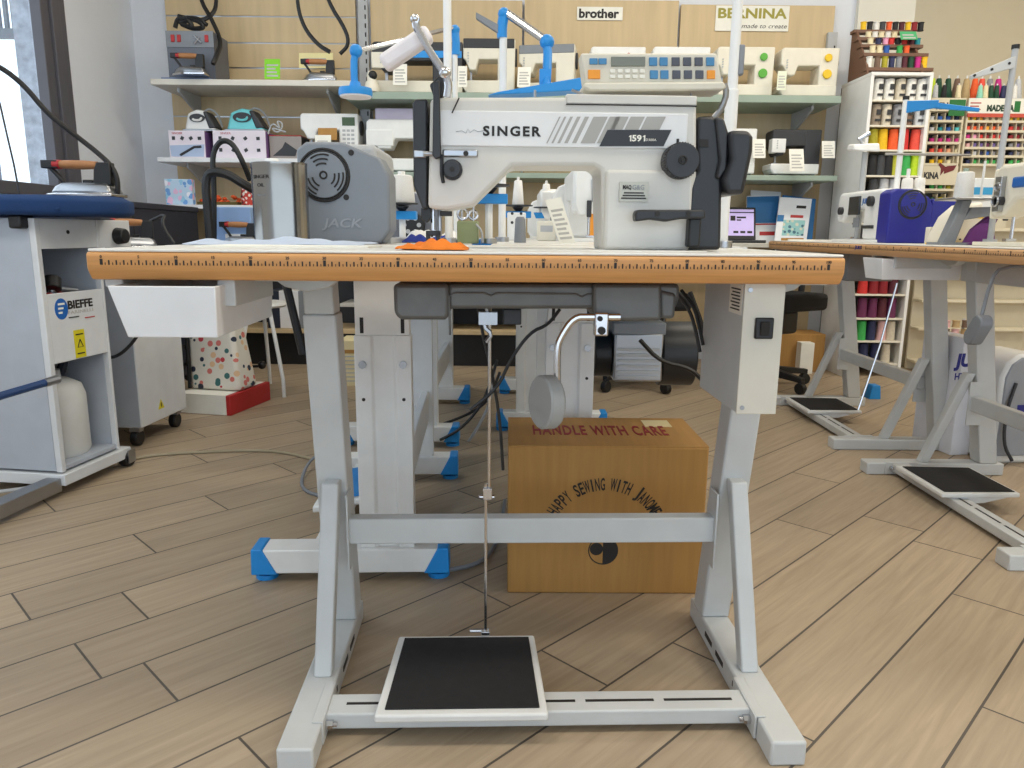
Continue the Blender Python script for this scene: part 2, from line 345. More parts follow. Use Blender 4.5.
tp, bt = 117, 143.5
def para(u0, u1, v0, v1, s=13.0):                # slanted stripe between two heights
    h = lambda u, v: P(u + s * (v1 - v) / 26.5, v)
    return [h(u0, v1), h(u1, v1), h(u1, v0), h(u0, v0)]
for i in range(6):
    u = 546 + 4.6 * i + .45 * i * i; wd = 1.4 + .72 * i
    k.prism(para(u, u + wd, tp, bt), -.0038, -.002)
for u0, u1 in ((585, 594.5), (596.5, 607.5), (609.5, 622), (624, 638), (640, 659)):
    k.prism(para(u0, u1, tp, bt if u0 < 598 else 130), -.0038, -.002)
k.build('stripes', M('stripegrey', (164, 162, 158), .5), pl)
dk = MB().prism(poly([(599, 146.5), (607, 130.2), (671, 130.2), (663, 146.5)]), -.0042, -.002).build('model_plate', 'machineblack', pl)
text(dk, '59', (PT(636.2, 138.6)[0], -.0044, PT(636, 138.6)[2]), .0088, 'paper', width=P(641, 139)[0] - P(631.5, 139)[0], bold=.03)
for u in (629.6, 643.4): c_ = PT(u, 138.6); MB().prism([(c_[0] - .0001, c_[2] - .0045), (c_[0] + .0019, c_[2] - .0045), (c_[0] + .0019, c_[2] + .0045), (c_[0] + .0004, c_[2] + .0045), (c_[0] - .0019, c_[2] + .0028), (c_[0] - .0019, c_[2] + .0014), (c_[0] - .0001, c_[2] + .0024)], -.005, -.0042).build('lettering', 'paper', dk)
text(dk, 'D300A', (PT(650.5, 140)[0], -.0044, PT(650, 140.2)[2]), .0034, 'paper', width=P(656, 139)[0] - P(645.5, 139)[0])
sg = [PT(u, v) for u, v in ((456, 132), (462, 131), (466, 133.5), (468, 129), (470, 133), (474, 130), (478, 132), (484, 131))]
MB().tube(sg, .0005, 4).build('script_mark', 'grey', pl)
a, c = P(566, 104), P(697, 97)
MB().bb(a[0], c[0], -.002, .107, a[1], c[1] + .0015).build('top_cover', 'machine', mach, .002)
MB().bb(a[0], c[0], -.0028, .10, a[1] - .0012, a[1]).build('cover_seam', 'ink', mach)
a, c = P(412, 209), P(426, 98)
MB().prism(poly([(412, 102), (415, 98), (427, 98), (427, 209), (422, 209), (413, 185)]), .008, .10).build('face_plate', 'machineblack', mach, .003)
MB().prism(poly([(434, 84), (440, 82), (441.5, 158), (436, 160), (433, 156)]), -.014, -.004).build('lever_guard', 'machineblack', mach, .0015)
a = P(443, 157); c = P(478, 150)
tg = MB().bb(a[0], c[0], -.006, .002, a[1], c[1]).build('thread_guide', 'steel', mach, .002)
a = P(466, 154); MB().cyl((a[0], -.009, a[1]), (a[0], -.005, a[1]), .004, n=10).build('screw', 'ink', tg)
a = P(420, 154); MB().box((a[0], .005, a[1]), (.018, .012, .01)).cyl((a[0] + .005, -.004, a[1]), (a[0] + .02, -.004, a[1]), .004, n=8).build('thread_clip', 'steel', mach, .001)
a = P(452.5, 170)
td = MB().cyl((a[0], -.016, a[1]), (a[0], .003, a[1]), .0125, n=24).cyl((a[0], -.006, a[1]), (a[0], .002, a[1]), .0155, n=24).build('tension_dial', 'machineblack', mach, .001)
MB().cyl((a[0], -.0175, a[1]), (a[0], -.015, a[1]), .004, n=12).build('dial_cap', 'ink', td)
MB().tube([(P(442, 155)[0], -.006, P(442, 155)[1]), (P(442, 175)[0], -.008, P(442, 175)[1]), (P(443.5, 183)[0], -.005, P(443, 183)[1])], .003, 6).build('check_spring', 'machineblack', mach)
def vcyl(u, v0, v1, r, y): a, c = P(u, v0, y), P(u, v1, y); return ((a[0], y, a[1]), (c[0], y, c[1]), r)
ndl = MB()
ndl.cyl(*vcyl(433, 206, 233, .0035, .045), n=10).cyl(*vcyl(434, 230, 237, .0052, .045), n=10).cyl(*vcyl(434, 237, 249, .0009, .045), n=6)
ndl.build('needle_bar', 'chrome', mach)
MB().cyl(*vcyl(439.5, 206, 236, .004, .055), n=10).build('presser_bar', 'steel', mach)
a, c = P(426, 247, .03), P(440, 232, .03)
pf = MB().bb(a[0], c[0], .03, .06, c[1] - .006, c[1] + .002).bb(a[0], a[0] + .006, .03, .05, a[1], c[1]).bb(c[0] - .006, c[0], .03, .05, a[1], c[1]).bb(a[0] - .001, c[0] + .003, .025, .06, a[1] - .001, a[1] + .003).build('presser_foot', 'machineblack', mach, .001)
MB().prism(poly([(421, 208), (431, 208), (431, 218), (427, 223), (421, 218)], .02), .02, .05).bb(P(440, 215, .03)[0], P(452, 215, .03)[0], .03, .042, P(440, 216, .03)[1], P(440, 211, .03)[1]).build('lifter_lever', 'black', mach, .001)
a = P(677.5, 162)
kn = MB()
n = 48; prof = [a0 for a0 in range(n)]
kn.cyl((a[0], -.032, a[1]), (a[0], -.003, a[1]), .0255, .0272, n=40)
for i in range(40):
    th = 2 * math.pi * i / 40; kn.box((a[0] + .0262 * math.cos(th), -.017, a[1] + .0262 * math.sin(th)), (.002, .022, .002), (0, -th, 0))
kn = kn.build('stitch_dial', 'machineblack', mach, .001)
MB().ring((a[0], -.033, a[1]), .0055, .0014).cyl((a[0], -.034, a[1]), (a[0], -.03, a[1]), .003, n=12).build('dial_centre', 'ink', kn)
MB().bb(P(676, 140)[0], P(678.5, 140)[0], -.004, .002, P(676, 144.5)[1], P(676, 139)[1]).build('dial_pointer', 'ink', mach)
rv = MB(); a, c = P(631, 215.5), P(697, 215.5)
rv.prism(poly([(629.5, 214), (632, 210.5), (697, 210.5), (698, 219), (674, 219.5), (660, 222), (645, 220), (630, 222)]), -.045, -.02)
rv = rv.build('reverse_lever', 'machineblack', mach, .005, seg=3)
MB().bb(P(684, 225)[0], P(696, 225)[0], -.03, -.01, P(684, 247)[1], P(684, 218)[1]).build('lever_arm', 'black', mach, .003)
for u in (651, 681): MB().cyl((P(u, 214)[0], -.0465, P(u, 214.5)[1]), (P(u, 214)[0], -.044, P(u, 214.5)[1]), .004, n=12).build('screw', 'ink', rv)
a, c = P(619, 201.5, -.012), P(648.5, 182, -.012)
st = MB().bb(a[0], c[0], -.0131, -.011, a[1], c[1]).build('dealer_sticker', M('stickergrey', (186, 186, 176), .4), mach)
text(st, 'G&G', ((a[0] * .35 + c[0] * .65), -.0132, c[1] - .008), .0072, 'grey', width=.018)
text(st, 'MAQ', ((a[0] * .74 + c[0] * .26), -.0132, c[1] - .0085), .0058, 'ink', width=.013, bold=.03)
k = MB()
for i in range(3): k.bb(a[0] + .003 + i * .002, c[0] - .003 - i * .002, -.0136, -.0128, a[1] + .004 + i * .004, a[1] + .006 + i * .004)
k.build('print', 'ink', st)
# black drive end
hs = MB().prism(poly([(698, 116), (714, 115), (720, 122), (724, 150), (722, 250), (684, 250), (692, 178), (698, 170)]), .004, .115).build('pulley_cover', 'machineblack', mach, .006, seg=3)
MB().prism(poly([(700, 139), (709, 139), (709, 147), (700, 147)]), .002, .006).build('recess', 'ink', hs)
MB().prism(poly([(715, 117), (724, 118), (729, 134), (727, 170), (720, 180), (715, 178), (719, 160)]), -.002, .10).build('drive_ring', 'machineblack', mach, .004)
MB().prism(poly([(727, 131), (748, 131), (751.5, 138), (751, 152), (742, 195), (724, 195), (721, 180), (729, 160)]), -.012, .085).build('motor', 'machineblack', mach, .008, seg=3)
# control panel on top
def onp(u, v, y=.035): q = MF.y(u, v, y); return q
pn = MB().prism([(p.x, p.z) for p in (onp(581, 53), onp(717, 53), onp(722.5, 83), onp(585, 84))], .035, .075).build('control_panel', M('panelcream', (212, 206, 190), .45), mach, .003)
MB().prism([(p.x, p.z) for p in (onp(584, 83, .03), onp(723, 82, .03), onp(726, 88, .03), onp(721, 91, .03), onp(590, 91.5, .03), onp(583, 88, .03))], .025, .085).build('panel_base', 'panelcream', pn, .003)
def key(u0, u1, v0, v1, m, nm='key'):
    MB().prism([(p.x, p.z) for p in (onp(u0, v1), onp(u1, v1), onp(u1, v0), onp(u0, v0))], .0325, .036).build(nm, m, pn, .0006)
M('lcd', (112, 116, 104), .25); M('keyblue', (66, 130, 176), .5); M('keydark', (74, 78, 90), .5); M('keyorange', (232, 150, 40), .5); M('keylight', (230, 228, 218), .5)
key(611, 645, 57, 66.5, 'lcd', 'screen')
for u in (589.5, 598.5): key(u, u + 8, 58.5, 64.5, 'keyblue')
key(588, 600, 70, 79, 'keyorange')
for r_, v in enumerate((57.5, 70.5)):
    for i, u in enumerate((649, 659.5, 671.5, 683, 694.5, 706)):
        key(u + r_ * .8, u + 8 + r_ * .8, v, v + 8.5, 'keyblue' if i < 2 or (i == 5 and not r_) else ('keyorange' if i == 5 else 'keydark'))
for i in range(5): key(610 + i * 7.4, 615 + i * 7.4, 69.5, 73, 'keylight'); key(610 + i * 7.4, 615 + i * 7.4, 75, 78.5, 'keylight')
MB().tube([onp(724, 84, .06), onp(727, 93, .06), onp(722, 108, .06), onp(714, 118, .06)], .005, 8, 1).build('panel_stalk', 'steel', mach)
# lamp with a chrome gooseneck
lp = MB(); y = -.02
A, B = MF.y(383, 65, y), MF.y(430, 33, y); d = (B - A).normalized(); n_ = Vector((-d.z, 0, d.x))
lamp = MB().loft([[A + n_ * s_ * .0125 + Vector((0, t_ * .014, 0)) for s_, t_ in ((-1, -1), (1, -1), (1, 1), (-1, 1))], [B + n_ * s_ * .0125 + Vector((0, t_ * .014, 0)) for s_, t_ in ((-1, -1), (1, -1), (1, 1), (-1, 1))]]).build('work_lamp', M('lampwhite', (232, 226, 228), .45), mach, .007, seg=3)
g = [MF.y(u, v, -.042) for u, v in ((417, 18), (415, 24), (420, 34), (430, 52), (444, 72), (449, 84), (447, 97))]
MB().tube(g, .0055, 8, 2).ball(MF.y(415, 19, -.042), .007).ball(MF.y(445, 73, -.042), .009).build('gooseneck', 'chrome', lamp)
MB().prism([(p.x, p.z) for p in (MF.y(430, 86, .01), MF.y(440, 76, .01), MF.y(446, 80, .01), MF.y(443, 98, .01), MF.y(434, 98, .01))], .0, .03).build('lamp_clamp', 'machineblack', lamp, .002)
for u, h in ((535, 90), (691, 91), (450, 90)):
    a = P(u, 97, .05); MB().cyl((a[0], .05, a[1] - .002), (a[0], .05, P(u, h, .05)[1]), .002, n=8).build('thread_pin', 'steel', mach)
a = P(584, 98, .02); MB().tube([P3 for P3 in (MF.y(572, 90, .03), MF.y(584, 95, .02), MF.y(590, 98, .02))], .002, 6).build('thread_hook', 'steel', mach)
MB().tube([MF.y(459, 98, -.004), MF.y(452, 113, -.006)], .0012, 6).build('thread_wire', 'ink', mach)
# underside of the machine: cast oil pan, knee lifter
def PL(u, v, y): q = MF.y(u, v, y); return (q.x, q.z)
def plist(pts, y): return [PL(u, v, y) for u, v in pts]
top_ = -(TOP - .737)
def pan(us, y0, y1, name, bev=.006):
    pts = plist(us, y0); pts = [(x, min(z, top_)) for x, z in pts]
    return MB().prism(pts, y0, y1).build(name, 'cast', mach, bev, seg=3)
pan([(448, 284), (680, 284), (680, 298), (676, 309), (448, 309)], -.03, .10, 'oil_pan')
pan([(393, 284), (449, 284), (449, 317), (445, 320), (400, 320), (394, 314)], -.036, .09, 'pan_sump', .009)
pan([(593, 284), (662, 284), (662, 321), (600, 322), (593, 312)], -.042, .08, 'pan_box')
pan([(660, 290), (677, 294), (675, 319), (660, 319)], -.036, .07, 'pan_lug')
a = PL(450, 293, -.03); c = PL(675, 296, -.03)
MB().tube([MF.y(u, v, -.042 if u > 592 else -.031) for u, v in ((450, 335), (449, 296), (455, 293), (485, 293), (491, 296), (497, 293), (576, 294), (582, 297), (588, 294), (592, 294))], .0018, 6).build('pan_rib', 'cast', mach)
kl = MB().tube([MF.y(u, v, -.06) for u, v in ((620, 317), (590, 317), (574, 317), (560, 338), (557, 350), (557.5, 392))], .0055, 10, 2).build('knee_lever', 'chrome', mach)
a = MF.y(547, 402, -.06); ax = Vector((-1, -.42, .05)).normalized()
MB().lathe([(0, -.012), (.039, -.012), (.042, -.008), (.042, .010), (.039, .013), (0, .013)], a, ax, 32).build('knee_pad', M('padgrey', (158, 160, 160), .6), kl)
c = MF.y(601, 324, -.06)
MB().box(c, (.022, .016, .036)).build('knee_bracket', 'chrome', kl, .003)
MB().cyl(c + Vector((.0, -.011, -.009)), c + Vector((.0, -.007, -.009)), .006, n=12).cyl(c + Vector((-.003, -.011, .009)), c + Vector((-.003, -.007, .009)), .004, n=12).build('bolt', 'ink', kl)
MB().tube([MF.y(u, v, .02) for u, v in ((486, 305), (490, 318), (483, 326), (492, 334), (486, 342))], .004, 6, 1).box(MF.y(488, 318, .02), (.03, .02, .02)).build('lifter_linkage', 'steel', mach)
MB().box(MF.y(512, 316, .05), (.03, .03, .026)).build('solenoid', 'dark', mach, .002)
for pts, y in ((((676, 292), (690, 310), (697, 335), (700, 352)), .06), (((681, 290), (694, 306), (700, 330), (703, 345)), .07), (((478, 308), (484, 340), (492, 372), (500, 420), (503, 470)), .12), (((560, 309), (548, 325), (530, 332), (510, 360), (498, 388), (470, 410)), .10)):
    MB().tube([MF.y(u, v, y) for u, v in pts], .003, 6, 2).build('cable', 'black', mach)
# ------------------------------------------------------------------ white tables on blue feet, behind
def make_lift_table(loc, rz, label, group='white tables on blue feet', pedal=True, x0=-.525, x1=.525):
    t = thing('sewing_table', label, 'table', loc, rz, group)
    tp = MB().bb(x0, x1, 0, .55, .745, .778).build('tabletop', 'blue', t, .003)
    MB().bb(x0 + .002, x1 - .002, .002, .548, .776, .7805).build('white_surface', 'laminate', tp)
    for sx in (-1, 1):
        xc = .365 * sx
        ft = MB().prism([(.075, .022), (.455, .022), (.475, .08), (.06, .08)], xc - .035, xc + .035, 'x').build('foot_bar', 'white', t, .003)
        for y0, y1, y2, y3 in ((.035, .095, .062, .037), (.495, .435, .468, .493)):
            MB().prism([(y0, .02), (y1, .02), (y2, .083), (y3, .083)], xc - .038, xc + .038, 'x').build('end_cap', 'blue', ft, .003)
            MB().cyl((xc, y0 * .55 + y1 * .45, 0), (xc, y0 * .55 + y1 * .45, .012), .026, n=20).cyl((xc, y0 * .55 + y1 * .45, .01), (xc, y0 * .55 + y1 * .45, .024), .008, n=10).build('levelling_pad', 'blue', ft, .001)
        c0, h = .35, .063; o = .022
        cp = MB().prism([(c0 - h, -o), (c0 - h, o), (c0 - h + .036, o), (c0 - h + .042, o - .007), (c0 + h - .04, o - .007), (c0 + h - .034, o), (c0 + h, o), (c0 + h, -o)] if sx > 0 else
                        [(c0 - h, o), (c0 - h, -o), (c0 - h + .036, -o), (c0 - h + .042, -o + .007), (c0 + h - .04, -o + .007), (c0 + h - .034, -o), (c0 + h, -o), (c0 + h, o)], .08, .58, 'z')
        # profile is (y, x): swap into place
        for v in cp.bm.verts: v.co = Vector((xc + v.co.y, v.co.x, v.co.z))
        col = cp.build('lower_column', 'white', t, .002)
        MB().bb(xc - o + .003, xc + o - .003, c0 - h + .003, c0 + h - .003, .58, .745).build('inner_column', 'white', t, .002)
        for yy in (c0 - h + .018, c0 + h - .018):
            MB().bb(xc + sx * (o - .0035), xc + sx * (o - .0022), yy - .004, yy + .004, .585, .62).build('slot', 'ink', col)
            MB().cyl((xc + sx * o, yy, .515), (xc + sx * (o + .006), yy, .515), .009, n=8).build('bolt', 'steel', col)
            MB().cyl((xc + sx * o, yy, .435), (xc + sx * (o + .001), yy, .435), .004, n=10).build('hole', 'ink', col)
    MB().bb(-.345, .345, .375, .40, .20, .30).build('stretcher', 'white', t, .004)
    if pedal:
        p = MB().prism([(.11, .05), (.37, .10), (.37, .115), (.11, .07)], -.22, .09, 'x').build('treadle_pedal', 'white', t, .005)
        MB().prism([(.13, .0740), (.35, .1163), (.35, .1203), (.13, .0778)], -.20, .07, 'x').build('pedal_pad', 'blue', p)
        MB().bb(-.345, .345, .16, .21, .03, .06).build('pedal_bar', 'white', t, .003)
    return t
make_lift_table((-.655, 2.02, 0), R(-87.5), 'white table on blue feet nearest behind the front table, left side, under the grey machine', x1=.405)
make_lift_table((-.695, 3.16, 0), R(-90), 'white table on blue feet farther back on the left, second in its row', pedal=False)
LC = make_lift_table((.50, 2.31, 0), R(90), 'white table on blue feet behind the big brown carton', pedal=False, x0=-.69, x1=.5)
make_lift_table((.43, 3.40, 0), R(90), 'white table on blue feet farthest back, beyond the one behind the carton', pedal=False)
# silver motor hanging under the table behind the carton
mt = MB().bb(-.20, -.02, .07, .21, .39, .53); Mo = mt
mo = Mo.build('motor', 'steel', LC, .006)
f = MB()
for i in range(6): f.bb(-.205, -.015, .08, .20, .40 + i * .016, .408 + i * .016)
f.build('cooling_fins', 'lightgrey', mo, .001)
MB().bb(-.20, -.02, .065, .215, .525, .56).build('motor_lid', 'grey', mo, .004)
MB().bb(-.13, -.09, .12, .16, .56, .745).build('motor_mount', 'dark', mo)
for y0_, y1_, r_ in ((.21, .26, .07), (-.03, .07, .095)): MB().cyl((-.11, y0_, .46), (-.11, y1_, .46), r_, n=24).build('motor_cover', 'black', mo, .004)

# ------------------------------------------------------------------ industrial machines (local: needle end at -x, operator at -y, z from the table)
def make_machine(loc, rz, label, bodymat='white', cover='grey', L=.42, H=.22, badge=None, badgemat='deepblue', jack=False, wheel=False, screen=False, cover_w=.19, face_guides=True, bd=.055, vy=.055):
    t = thing('sewing_machine', label, 'sewing machine', loc, rz, 'industrial sewing machines')
    a, b = -L / 2, L / 2
    MB().bb(a - .02, b, -.085, .085, 0, .012).build('bed', bodymat, t, .002)
    MB().prism([(b - .15, .012), (b - .01, .012), (b - .01, H), (a + .02, H), (a, H - .02), (a, .095), (a + .012, .085), (a + .06, .085), (a + .11, .13), (b - .15, .13)], -bd, bd).build('body', bodymat, t, .012, seg=3)
    MB().prism([(-.05, .08), (.035, .08), (.05, .11), (.05, H - .01), (-.05, H - .01)], a - .012, a + .002, 'x').build('face_plate', bodymat, t, .006)
    MB().cyl((a + .03, 0, .02), (a + .03, 0, .09), .005, n=10).box((a + .03, -.005, .018), (.02, .03, .008)).build('needle_bar', 'chrome', t)
    MB().cyl((a + .05, -bd - .015, .13), (a + .05, -bd + .001, .13), .016, n=20).build('tension_dial', 'dark', t, .002)
    MB().cyl((b - .08, -bd - .017, .16), (b - .08, -bd + .001, .16), .02, n=20).build('stitch_dial', 'dark', t, .002)
    MB().bb(b - .14, b - .05, -.085, -.065, .055, .068).build('reverse_lever', 'dark', t, .004)
    if face_guides:
        g = MB().tube([(a - .014, -.03, .11), (a - .016, -.02, H - .05), (a - .016, .0, H - .02), (a - .016, -.005, .12)], .002, 6, 1).build('thread_guides', 'steel', t)
        MB().box((a - .016, .005, .10), (.008, .014, .05)).build('take_up_lever', 'dark', t, .002)
    cw = cover_w / 2
    e = MB().prism([(-cw, .0), (cw - .02, 0), (cw, .03), (cw, H - .07), (cw - .02, H - .035), (.0, H - .005), (-cw + .02, H - .005), (-cw, H - .02)], b - .02, b + .07, 'x').build('end_cover', cover, t, .006, seg=3)
    x = b + .07; yc, zc_, r = -cw + vy, H - (.071 if jack else .062), .052
    if jack or badge == 'JUKI':
        v = MB().ring((x, yc, zc_), r, .003, 'x', 32).ring((x, yc, zc_), r * .9, .002, 'x', 32).ring((x + .004, yc, zc_), .007, .002, 'x', 14)
        for s in range(3):
            for q in range(3):
                th0 = R(100 + 120 * s); rr = r * (.45 + .17 * q)
                v.tube([(x + .0045, yc + rr * math.cos(th0 + R(k)), zc_ + rr * math.sin(th0 + R(k))) for k in range(-28, 29, 8)], .0018, 6)
        v.build('vent', 'ink' if jack else 'dark', e)
        MB().cyl((x - .002, yc, zc_), (x + .004, yc, zc_), r * .88, n=32).build('vent_disc', cover, e, .001)
        if jack:
            MB().cyl((x - .002, .018, H - .026), (x + .001, .018, H - .026), .006, n=14).build('hole', 'ink', e)
            MB().cyl((x - .002, .005, H - .115), (x + .001, .005, H - .115), .006, n=14).build('hole', 'ink', e)
            text(e, 'JACK', (x, -.005, .04), .018, M('jackgrey', (144, 149, 156), .5), width=.085, rz=R(90), bold=.02, shear=.2, th=.0015)
    if wheel:
        MB().cyl((b + .06, 0, .05), (b + .10, 0, .05), .045, n=28).build('handwheel', 'black', t, .004)
        k = MB()
        for i in range(6): k.cyl((b + .10, .026 * math.cos(i * 1.047), .05 + .026 * math.sin(i * 1.047)), (b + .102, .026 * math.cos(i * 1.047), .05 + .026 * math.sin(i * 1.047)), .008, n=10)
        k.build('wheel_holes', 'lightgrey', t)
    if screen: 
        MB().bb(a + .12, a + .22, -bd - .007, -bd + .002, H - .095, H - .02).build('screen', M('screenglass', (52, 56, 60), .15), t, .003)
    if badge: text(t, badge, (.06 if screen else -.02, -bd - .0012, H - .045), .02, badgemat, bold=.03, shear=.2)
    return t
q = pxb(300, 148, 388, 247, 1.60)
make_machine((q[0] + .001, 1.60 + .20, TOP), R(-90), 'industrial machine with a round-vented grey end cover beside the oil tin', 'lightgrey', M('jackcover', (124, 130, 138), .42), H=.210, L=.26, jack=True, cover_w=q[2])
make_machine((-.36, 3.02, TOP), R(-90), 'grey industrial machine with a black handwheel, half hidden left of the big machine', 'lightgrey', M('grey2', (110, 112, 120), .5), H=.17, wheel=True)
q = at(590, 240, 2.35)
cm = make_machine((q.x, 2.35 + .23, TOP), R(90), 'white industrial machine seen end on under the arm of the big machine', 'white', 'white', H=.225, badge='JUKI', badgemat='blue')
MB().bb(-.2235, -.222, -.03, .0, .02, .085).build('warning_sticker', 'keyorange', cm)
make_machine((.16, 3.30, TOP), R(90), 'small white machine with a blue top edge behind the paper price tag', 'white', 'white', H=.20)

# ------------------------------------------------------------------ poles, thread stands, lamps on the rear tables
def pole_thing(name, label, cat, u, v0, Y, r, top, group=None):
    a = at(u, v0, Y); t = thing(name, label, cat, (a.x, Y, TOP), 0, group)
    MB().cyl((0, 0, 0), (0, 0, top - TOP), r, n=14).build('pole', 'white', t)
    MB().cyl((0, 0, 0), (0, 0, .014), r * 1.9, n=16).build('base_nut', 'steel', t, .001)
    return t
PY = TF.m @ Vector((.36, .47, 0))
t = pole_thing('thread_stand', 'white thread stand pole at the right rear of the front table', 'thread stand', 722.5, 245, PY.y, .0098, 1.55, 'white thread stands')
MB().cyl((0, 0, .16), (0, 0, .30), .0125, n=16).build('sleeve', 'white', t, .002)
MB().bb(.006, .018, -.008, .008, .325, .38).build('joint', 'grey', t, .003)
MB().bb(-.12, .12, -.012, .012, .765, .778).build('spool_arm', 'white', t, .002)
t = pole_thing('thread_stand', 'tall white thread stand pole behind the left end of the big machine', 'thread stand', 449, 243, 1.72, .009, 1.6, 'white thread stands')
MB().bb(-.12, .12, -.012, .012, .81, .82).build('spool_arm', 'white', t, .002)
# pole with blue head and grey guide arm
t = pole_thing('thread_stand', 'white thread stand with a blue head and slanting chrome arm, above the big machine', 'thread stand', 502, 242, 2.2, .0105, at(500, 38, 2.2).z, 'white thread stands')
def loc_(o, u, v, Y): return at(u, v, Y) - o.location
hd = MB().tube([loc_(t, 502, 38, 2.2), loc_(t, 502, 26, 2.2), loc_(t, 504, 15, 2.2)], .014, 10, 1).ball(loc_(t, 504, 14, 2.2), .017).build('head', 'blue', t)
MB().tube([loc_(t, 505, 12, 2.2), loc_(t, 545, 40, 2.15)], .011, 10).build('chrome_arm', 'chrome', t)
MB().tube([loc_(t, 545, 38, 2.15), loc_(t, 548, 48, 2.15), loc_(t, 547, 75, 2.12), loc_(t, 545, 92, 2.1)], .012, 10, 1).ball(loc_(t, 547, 42, 2.15), .02).box(loc_(t, 545, 80, 2.12), (.03, .03, .05)).build('lower_arm', 'blue', t)
MB().loft([[loc_(t, 476, 19, 2.2) + Vector(d) for d in ((0, -.008, .0), (0, -.008, .016), (0, .008, .016), (0, .008, 0))], [loc_(t, 503, 34, 2.2) + Vector(d) for d in ((0, -.008, -.008), (0, -.008, .016), (0, .008, .016), (0, .008, -.008))]]).build('guide_arm', 'grey', t, .002)
MB().prism([(p.x, p.z) for p in (loc_(t, 488, 97, 2.1), loc_(t, 583, 92, 2.1), loc_(t, 583, 79, 2.1), loc_(t, 497, 94, 2.1))], -.13, -.06).build('tray_arm', 'blue', t, .003)
# blue swing lamp at the left
t = pole_thing('swing_lamp', 'bright blue swing-arm lamp reaching left over the grey machine', 'lamp', 456, 240, 2.6, .0085, at(457, 55, 2.6).z)
MB().tube([loc_(t, 456, 55, 2.6), loc_(t, 456, 42, 2.6), loc_(t, 455, 30, 2.6)], .013, 10).ball(loc_(t, 455, 30, 2.6), .016).build('post_joint', 'blue', t)
MB().tube([loc_(t, 455, 28, 2.6), loc_(t, 440, 31, 2.55), loc_(t, 358, 51, 2.4)], .007, 8).build('swing_arm', 'chrome', t)
MB().tube([loc_(t, 358, 50, 2.4), loc_(t, 354, 56, 2.4), loc_(t, 354, 76, 2.4), loc_(t, 355, 86, 2.4)], .011, 8, 1).ball(loc_(t, 356, 51, 2.4), .02).build('lamp_stem', 'blue', t)
c = loc_(t, 355.5, 92, 2.4); MB().lathe([(0, -.012), (.05, -.012), (.051, .0), (.049, .010), (.02, .013), (.014, .03), (0, .031)], c, (0, 0, 1), 28).build('lamp_head', 'blue', t, ang=50)
MB().lathe([(0, -.016), (.046, -.016), (.048, -.012), (0, -.0118)], c, (0, 0, 1), 28).build('diffuser', 'lampwhite', t)
# spool trays seen under the arm of the big machine
def cone(loc, h, r0, r1, mat, label, name='thread_cone', group='thread cones on the rear tables', tip=True, core='white', small=False):
    b = MB().lathe([(0, 0), (r0 * .96, 0), (r0, h * .03), (r1, h * .97), (r1 * .8, h), (0, h)], (0, 0, 0), n=12 if small else 20)
    o = b.build(name, mat, ang=50, loc=loc)
    tag(o, label, 'thread', group)
    if tip: MB().cyl((0, 0, h), (0, 0, h * 1.14), r1 * .35, n=8).build('core', core, o)
    return o
M('threadwhite', (232, 230, 226), .8, bump=.4, scale=300)
def spool_tray(u, v, Y, label, w=.11, to=None):
    a = at(u, v, Y); t = thing('spool_tray', label, 'thread stand', (a.x, Y, TOP), 0, 'spool trays behind the big machine'); h = a.z - TOP
    MB().lathe([(0, 0), (w / 2, .004), (w / 2, .008), (0, .008)], (0, 0, h - .008), n=24).build('tray', 'dark', t)
    MB().prism([(-w * .4, h - .045), (w * .45, h - .045), (w * .45, h - .022), (-w * .5, h - .022)], -.02, .02).build('arm', 'blue', t, .002)
    MB().lathe([(.008, -.022), (.02, -.010), (.02, -.008), (0, -.008)], (0, 0, h), n=16).build('cup', 'dark', t)
    MB().cyl((.0, 0, 0), (0, 0, h - .045), .009, n=10).build('post', 'white', t)
    MB().cyl((0, 0, 0), (0, 0, .012), .02, n=12).build('base_nut', 'steel', t)
    return (a.x, Y, a.z)
p = spool_tray(489, 184.5, 1.85, 'blue spool tray with a wide black plate seen under the machine arm, no cone', .10)
p = spool_tray(518, 205, 2.75, 'blue spool tray holding the left white cone under the machine arm', .105)
cone(p, .085, .021, .014, 'threadwhite', 'white thread cone on the blue tray left of the price tag')
p = spool_tray(546, 207, 3.1, 'blue spool tray farther back holding the right white cone, mostly hidden', .10)
cone(p, .09, .021, .014, 'threadwhite', 'white thread cone right of the other, above the price tag')
p = spool_tray(402, 203, 2.15, 'spool tray between the grey machine and the big machine', .09)
cone(p, .075, .037, .030, 'threadwhite', 'fat white thread cone between the grey vented machine and the big machine')
o = C.objects['thread_cone']
q = pxb(457, 225, 478, 244, 1.78)
t = thing('motor_box', 'small sage green box with steel thread guides under the machine arm', 'box', (q[0], 1.78, TOP))
MB().bb(-q[2] / 2, q[2] / 2, 0, .05, 0, .052).build('body', M('sage', (140, 150, 110), .5), t, .003)
MB().ring((-.012, .02, .068), .012, .003).ring((.012, .025, .066), .010, .003).cyl((-.014, .02, .05), (-.014, .02, .08), .003).cyl((.013, .025, .05), (.013, .025, .085), .003).build('guides', 'chrome', t)
MB().tube([(.02, .0, .045), (.034, -.005, .03), (.036, -.005, .003)], .0025, 6, 2).build('cable', 'lightgrey', t)
q = pxb(507, 215, 526, 243, 2.6)
t = tag(MB().bb(-q[2] / 2, q[2] / 2, 0, .06, 0, q[3]).build('socket_box', 'white', None, .004, (q[0], 2.6, TOP)), 'white socket box on the table under the machine arm', 'box')
for i in range(4): MB().cyl((-.015 + .03 * (i % 2), -.001, .06 + .03 * (i // 2)), (-.015 + .03 * (i % 2), .001, .06 + .03 * (i // 2)), .005, n=10).build('socket_hole', 'dark', t)
q = pxb(537, 223, 556, 243, 2.5)
